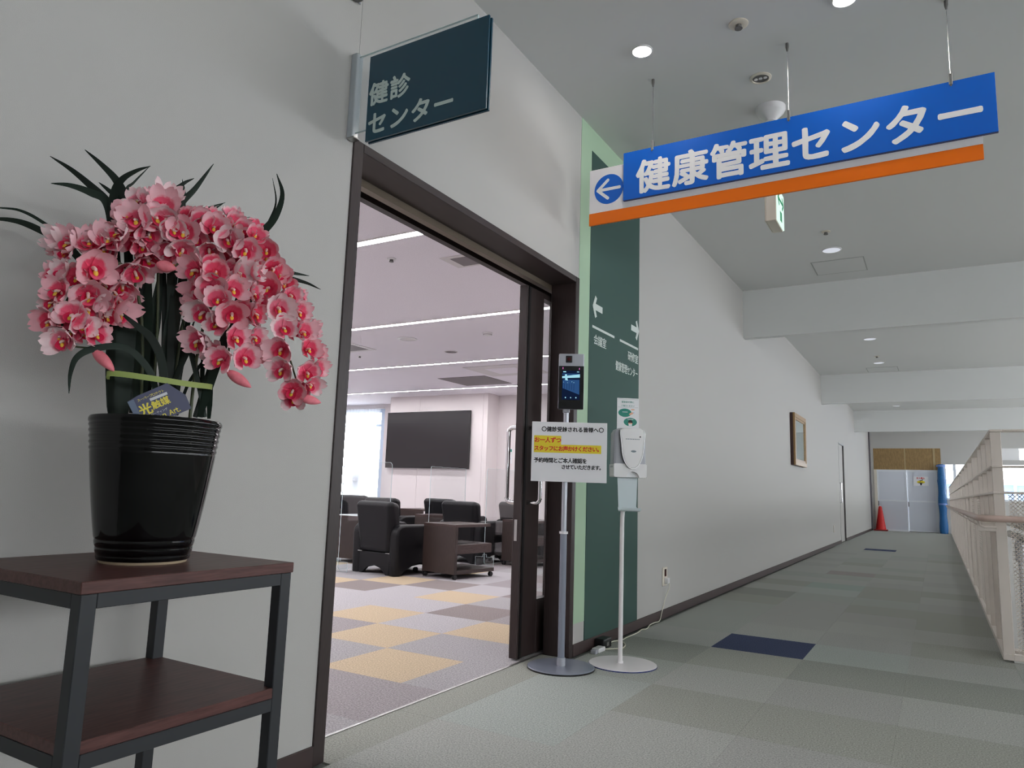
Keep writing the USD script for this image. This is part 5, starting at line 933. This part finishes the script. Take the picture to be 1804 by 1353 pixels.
for dz in (0, -0.07): t.part('tube', tube(smooth_path([(2.09, 5.6, 0.76 + dz), (2.16, 5.5, 0.735 + dz), (2.3, 5.4, 0.68 + dz), (2.6, 5.35, 0.52 + dz), (3.2, 5.35, 0.2 + dz)], 6), 0.022, 12), 'brushed_steel', smooth=60)
t.part('bracket', rbox(2.105, 2.15, 5.47, 5.53, 0.52, 0.66, 0.02, 8), 'grey_plastic', smooth=40); t.part('post', tube([(2.128, 5.5, 0.0), (2.128, 5.5, 0.55)], 0.012, 10), 'grey_plastic')
t.part('landing_bracket', box(2.04, 2.2, 5.45, 5.55, -0.03, 0.0), 'rail_cream')

# far end
t = T('traffic_cone', 'red traffic cone in front of the white double door', 'cone', (0.235, 23.95, 0))
t.part('base', cbox(0.055, 0.415, 23.77, 24.13, 0, 0.035, 0.008), 'cone_base'); t.part('cone', lathe([(0, 0.03), (0.145, 0.03), (0.135, 0.05), (0.045, 0.68), (0.03, 0.705), (0, 0.71)], 32, (0.235, 23.95, 0)), 'cone_red', smooth=40)
t = T('wrapped_post', 'tall blue tarp-wrapped post beside the white double door', 'post', (1.83, 24.05, 0))
pr_ = [(0, 0)]
for z in np.linspace(0, 1.95, 26): pr_.append((0.085 + 0.01 * math.sin(z * 9) + (0.015 if z < 1.5 else 0), z))
pr_ += [(0, 1.955)]
t.part('wrap', lathe(pr_, 24, (1.82, 24.05, 0)), 'tarp_blue', smooth=50)
for z in (0.8, 1.88): t.part('tape', lathe([(0.1, 0), (0.113, 0), (0.113, 0.05), (0.1, 0.05), (0.1, 0)], 24, (1.82, 24.05, z)), 'building_blue')
t = T('safety_notice', 'small no-entry notice taped on the right leaf of the white double door', 'notice', (1.3, 24.2, 1.47))
t.part('sheet', box(1.115, 1.495, 24.208, 24.2095, 1.33, 1.6), 'card_white')
t.part('lettering', SX(affinity.translate(text_poly('立入禁止', .055, bold=.03), 1.19, 1.53), 24.208, 0.001), 'ink_red'); t.part('symbol', SX(affinity.scale(Point(1.305, 1.44).buffer(.06, 12), 1.7, .75), 24.208, 0.001), 'marker_yellow')
t.part('symbol', SX(unary_union([Polygon([(1.22, 1.425), (1.39, 1.425), (1.32, 1.395), (1.29, 1.395)]), rect(1.285, 1.325, 1.35, 1.40), Point(1.29, 1.475).buffer(.016), Point(1.33, 1.485).buffer(.016), Point(1.35, 1.52).buffer(.013)]), 24.2065, 0.001), 'ink_black')
t = T('building', 'blue clad building outside the end window', 'building', (6, 40, -4))
t.part('wall', box(-4, 30, 40, 46, -5, 1.75), 'building_blue'); t.part('roof', box(-4.2, 30.2, 39.8, 46.2, 1.75, 1.9), 'building_white')
for x in np.arange(-3, 30, 1.1): t.part('rib', box(x, x + 0.12, 39.94, 40, -5, 1.75), 'building_white')
# ================================================================ LOUNGE
def armchair(label, loc, rz, group):
    t = T('armchair', label, 'armchair', loc, rz, group=group, local=True)
    prof = [(-0.335, 0.0), (-0.27, 0.0), (-0.2, 0.05), (-0.1, 0.085), (0.0, 0.095), (0.1, 0.085), (0.2, 0.05), (0.27, 0.0), (0.335, 0.0), (0.34, 0.40), (0.325, 0.455), (0.28, 0.48), (-0.24, 0.487), (-0.30, 0.475), (-0.335, 0.44), (-0.345, 0.38)]
    for x in (-0.325, 0.205):
        a = bevel_prism(prof, 0.12, 0.028)   # local xy = (y, z), thickness along x
        t.part('armrest', frame_to(a, (x, 0, 0), (0, 1, 0), (0, 0, 1)), 'leather_side', smooth=50)
    sp = m3.Manifold.sphere(0.05, 20); q = []
    for x, y, z in ((0.17, -0.30, 0.26), (0.21, -0.345, 0.655), (0.185, -0.235, 0.27), (0.2, -0.29, 0.645)):
        q += [sp.translate((x, y, z)), sp.translate((-x, y, z))]
    m = m3.Manifold.batch_hull(q).to_mesh(); t.part('backrest', trimesh.Trimesh(m.vert_properties[:, :3], m.tri_verts, process=False), 'leather', smooth=50)
    t.part('seat', rbox(-0.212, 0.212, -0.25, 0.34, 0.22, 0.41, 0.04, 16), 'leather', smooth=50)
    base = [(-0.215, 0.0), (-0.17, 0.0), (-0.1, 0.06), (0.0, 0.085), (0.1, 0.06), (0.17, 0.0), (0.215, 0.0), (0.215, 0.21), (-0.215, 0.21)]
    for y in (-0.30, 0.30): t.part('apron', frame_to(bevel_prism(base, 0.03, 0.004), (0, y, 0), (1, 0, 0), (0, 0, 1)), 'leather_side')
    for x in (-0.2, 0.2): t.part('bracket', box(x - 0.03, x + 0.03, -0.345, -0.3, 0.207, 0.215), 'brushed_steel', label='small steel bracket')
    for x in (-0.13, 0.13): t.part('caster', frame_to(lathe([(0, -0.012), (0.025, -0.012), (0.025, 0.012), (0, 0.012)], 16), (x, 0.12, 0.025), (0, 1, 0), (0, 0, 1)), 'black_plastic')
    return t
G1 = 'dark leather lounge armchairs'
A = armchair('front dark leather armchair seen from behind, nearest the doorway, left of the front side table', (-3.06, 5.9, 0), -7, G1)
dup(A, (-4.40, 7.50, 0), 0, 'dark armchair directly behind the front left armchair, its back peeking out to the right')
dup(A, (-5.62, 8.25, 0), 6, 'farthest left dark armchair in front of the bright window')
dup(A, (-3.10, 7.40, 0), -4, 'dark armchair in the middle, right behind the front side table')
dup(A, (-4.08, 8.34, 0), -4, 'dark armchair behind the middle armchair, seen through the acrylic screen')
dup(A, (-2.84, 8.25, 0), 0, 'dark armchair at the right, half hidden by the sliding door')
def side_table(label, loc, rz, group):
    t = T('side_table', label, 'side table', loc, rz, group=group, local=True)
    t.part('side_panel', cbox(-0.22, 0.22, 0.0, 0.032, 0.05, 0.487, 0.002), 'table_brown'); t.part('tabletop', cbox(-0.22, 0.22, 0.0, 0.5, 0.487, 0.515, 0.002), 'table_top_laminate')
    t.part('drawer', cbox(-0.2, 0.215, 0.032, 0.53, 0.235, 0.325, 0.003), 'table_top_laminate'); t.part('bottom_shelf', cbox(-0.22, 0.22, 0.032, 0.57, 0.05, 0.085, 0.002), 'table_brown')
    for x in (-0.2, 0.2):
        for y in (0.025, 0.54):
            k = T('caster', parent=t.path, local=True)
            k.part('stem', tube([(x, y, 0.03), (x, y, 0.05)], 0.006, 8), 'anchor_grey')
            for dx in (-0.01, 0.01): k.part('wheel', frame_to(lathe([(0, -0.006), (0.02, -0.006), (0.023, -0.003), (0.023, 0.003), (0.02, 0.006), (0, 0.006)], 16), (x + dx, y, 0.023), (0, 1, 0), (0, 0, 1)), 'black_plastic')
    return t
G2 = 'dark brown C-shaped side tables on casters'
B = side_table('front dark brown C-shaped side table on casters, right of the front armchair', (-2.46, 5.76, 0), -9, G2)
dup(B, (-3.74, 7.32, 0), 8, 'dark side table behind the front one, left of the middle armchair')
dup(B, (-2.44, 7.25, 0), -4, 'dark side table right of the middle armchair, at the sliding door')
dup(B, (-4.04, 6.1, 0), 0, 'dark side table with gleaming top left of the front armchair')
dup(B, (-5.25, 8.85, 0), 0, 'far dark side table whose top juts out below the television, right of the second armchair')
dup(B, (-5.75, 7.15, 0), 0, 'dark side table by the left jamb below the bright window')
def screen(label, loc, rz, w, h, feet=True, radius=0.04):
    t = T('acrylic_screen', label, 'acrylic screen', loc, rz, group='clear acrylic screens between the lounge seats', local=True)
    p = Polygon([(0, 0.02), (w, 0.02), (w, h), (0, h)]).buffer(-radius).buffer(radius, 6)
    t.part('pane', frame_to(extr(p, 0.006), (0, 0.003, 0), (1, 0, 0), (0, 0, 1)), 'acrylic')
    t.part('polished_edge', frame_to(extr(p.buffer(0.002).difference(p), 0.0062), (0, 0.0031, 0), (1, 0, 0), (0, 0, 1)), 'acrylic_edge')
    for x, k in ((0.0, 0.12), (w - 0.006, 0.03)):
        q = Polygon([(-k, 0), (k, 0), (k, 0.1), (k * 0.2, 0.1), (k * 0.2, 0.13), (-k * 0.2, 0.13), (-k * 0.2, 0.1), (-k, 0.1)]).buffer(-0.004).buffer(0.004, 5)
        t.part('foot', frame_to(extr(q, 0.006), (x + 0.003, 0, 0), (0, 1, 0), (0, 0, 1)), 'acrylic')
        t.part('foot_edge', frame_to(extr(q.buffer(0.0015).difference(q), 0.0062), (x + 0.003, 0, 0), (0, 1, 0), (0, 0, 1)), 'acrylic_edge')
    return t
screen('clear acrylic screen with feet left of the front armchair', (-3.465, 5.46, 0), 88, 0.72, 1.11)
screen('clear acrylic screen in front of the television, left of the middle armchair', (-3.47, 6.93, 0), 90, 0.74, 1.10, radius=0.015)
screen('faint clear acrylic screen right of the middle armchair', (-2.712, 6.98, 0), 90, 0.72, 1.09)

t = T('television', 'large black wall television on the pale lounge wall', 'television', (-6.68, 11.08, 1.74))
VX0, VX1, VZ0, VZ1 = -7.67, -5.70, 1.2, 2.285
t.part('screen', box(VX0 + 0.012, VX1 - 0.012, 11.038, 11.042, VZ0 + 0.016, VZ1 - 0.012), 'tv_screen')
for a in ((VX0, VX1, VZ0, VZ0 + 0.016), (VX0, VX1, VZ1 - 0.012, VZ1), (VX0, VX0 + 0.012, VZ0 + 0.016, VZ1 - 0.012), (VX1 - 0.012, VX1, VZ0 + 0.016, VZ1 - 0.012)): t.part('bezel', box(a[0], a[1], 11.034, 11.07, a[2], a[3]), 'tv_bezel')
t.part('back', box(VX0 + 0.01, VX1 - 0.01, 11.042, 11.07, VZ0 + 0.01, VZ1 - 0.01), 'tv_bezel'); t.part('wall_mount', box(-6.95, -6.4, 11.07, 11.1, 1.5, 2.0), 'anchor_grey')
t = T('wall_poster', 'small white poster with a green heading on the lounge wall by the chrome handle', 'poster', (-5.1, 11.48, 1.45))
t.part('sheet', box(-5.175, -5.03, 11.476, 11.48, 1.325, 1.6), 'card_white'); t.part('heading', box(-5.165, -5.04, 11.4745, 11.476, 1.54, 1.59), 'ink_teal'); t.part('print', box(-5.15, -5.12, 11.4745, 11.476, 1.48, 1.5), 'ink_black'); t.part('print', box(-5.15, -5.06, 11.4745, 11.476, 1.40, 1.43), 'alu_blue')

t = T('curtain', 'white sheer curtain gathered in the middle before the bright lounge window', 'curtain', (-9.2, 11.93, 0.2))
nz_, nx_ = 40, 121; v_ = []
for i in range(nz_):
    z = 2.5 - 2.25 * i / (nz_ - 1); 
    k = (z - 0.95) / 1.55 if z > 0.95 else (0.95 - z) / 3.2
    hw = 0.07 + (0.50 * max(0, k) ** 0.85)
    xc = -9.235 + 0.02 * (z - 1)
    for j in range(nx_):
        s_ = j / (nx_ - 1) * 2 - 1
        v_.append((xc + hw * s_, 11.93 + (0.012 + 0.018 * min(1, 0.3 / hw)) * math.sin(s_ * 13 * math.pi + math.sin(s_ * 7) * 0.8), z))
f_ = [q for i in range(nz_ - 1) for j in range(nx_ - 1) for q in ([i * nx_ + j, i * nx_ + j + 1, i * nx_ + nx_ + j + 1], [i * nx_ + j, i * nx_ + nx_ + j + 1, i * nx_ + nx_ + j])]
t.part('sheer_cloth', trimesh.Trimesh(np.array(v_), np.array(f_), process=False), 'sheer', smooth=True)
t.part('tie_band', lathe([(0.075, -0.03), (0.082, -0.03), (0.082, 0.03), (0.075, 0.03), (0.075, -0.03)], 24, (-9.236, 11.93, 0.96)), 'sheer')
t.part('curtain_rail', cbox(-9.95, -8.55, 11.91, 11.95, 2.50, 2.525, 0.003), 'vent_white')
for k in range(11): t.part('hook', tube([(-9.72 + k * 0.098, 11.93, 2.49), (-9.72 + k * 0.098, 11.93, 2.52)], 0.004, 6), 'grey_plastic')

for k, (y, lb) in enumerate(((3.745, 'nearest bright ceiling light line, cut off by the door head'), (5.93, 'second bright ceiling light line from the doorway'), (8.14, 'third bright ceiling light line from the doorway'), (10.38, 'farthest bright ceiling light line, before the television wall'), (1.55, None))):
    if not lb: lb = 'bright ceiling light line hidden behind the near wall'
    t = T('ceiling_light_line', lb, 'ceiling light', (-5.4, y, 2.6), group='light lines in the lounge ceiling')
    t.part('diffuser', box(-10.4, -0.5, y - 0.036, y + 0.036, 2.592, 2.6), 'strip_light')
    for a in (-1, 1): t.part('channel', box(-10.4, -0.5, y + a * 0.036, y + a * 0.041, 2.590, 2.6), 'vent_white')
sprinkler(-1.854, 4.129, 2.6, 'small sprinkler on the lounge ceiling behind the nearest light line'); sprinkler(-5.026, 7.268, 2.6, 'small sprinkler near the left jamb on the lounge ceiling')
t = T('air_vent', 'small square vent in the lounge ceiling by the door head', 'air vent', (-1.35, 4.4, 2.6))
t.part('vent_frame', box(-1.5, -1.22, 4.27, 4.53, 2.594, 2.6), 'vent_white'); t.part('grille', box(-1.43, -1.24, 4.31, 4.5, 2.592, 2.594), 'vent_dark')
t = T('ceiling_speaker', 'round flat ceiling speaker between the second and third light lines', 'speaker', (-3.67, 6.604, 2.6))
t.part('rim', lathe([(0.09, 0), (0.115, 0), (0.115, -0.006), (0.09, -0.008), (0.09, 0)], 32, (-3.67, 6.604, 2.6)), 'white_plastic'); t.part('grille', disc((-3.67, 6.604, 2.595), 0.09, 0.005, 32), 'vent_white')
t = T('smoke_detector', 'small smoke detector at the right of the lounge ceiling', 'smoke detector', (-2.582, 6.673, 2.6))
t.part('body', lathe([(0, -0.035), (0.035, -0.035), (0.05, -0.022), (0.055, 0), (0, 0)], 28, (-2.582, 6.673, 2.6)), 'white_plastic', smooth=40); t.part('band', lathe([(0.046, -0.026), (0.05, -0.026), (0.05, -0.022), (0.046, -0.022), (0.046, -0.026)], 28, (-2.582, 6.673, 2.6)), 'vent_dark')
for x, y, r, lb, m in ((-3.65, 7.48, 0.085, 'small round cover behind the ceiling speaker', 'vent_dark'),):
    t = T('ceiling_cover', lb, 'ceiling cover', (x, y, 2.6)); t.part('ring', lathe([(r * 0.85, 0), (r, 0), (r, -0.005), (r * 0.85, -0.006), (r * 0.85, 0)], 28, (x, y, 2.6)), 'vent_white'); t.part('cover', disc((x, y, 2.596), r * 0.85, 0.004, 28), m)
t = T('ceiling_air_conditioner', 'dark square ceiling air unit before the farthest light line', 'air conditioner', (-4.75, 9.75, 2.6))
t.part('panel', box(-5.2, -4.3, 9.3, 10.15, 2.594, 2.6), 'vent_dark')
t = T('ceiling_air_conditioner', 'white square ceiling air unit between the third and farthest light lines', 'air conditioner', (-3.75, 8.9, 2.6))
t.part('panel', box(-4.2, -3.2, 8.55, 9.4, 2.592, 2.6), 'vent_white'); t.part('intake', box(-3.95, -3.45, 8.75, 9.2, 2.59, 2.592), 'lounge_ceiling')
t = T('square_diffuser', 'square air diffuser at the left jamb on the lounge ceiling', 'air vent', (-4.75, 6.75, 2.6))
t.part('vent_frame', box(-5.0, -4.5, 6.5, 7.0, 2.594, 2.6), 'vent_white'); t.part('grille', box(-4.93, -4.57, 6.57, 6.93, 2.592, 2.594), 'vent_dark')
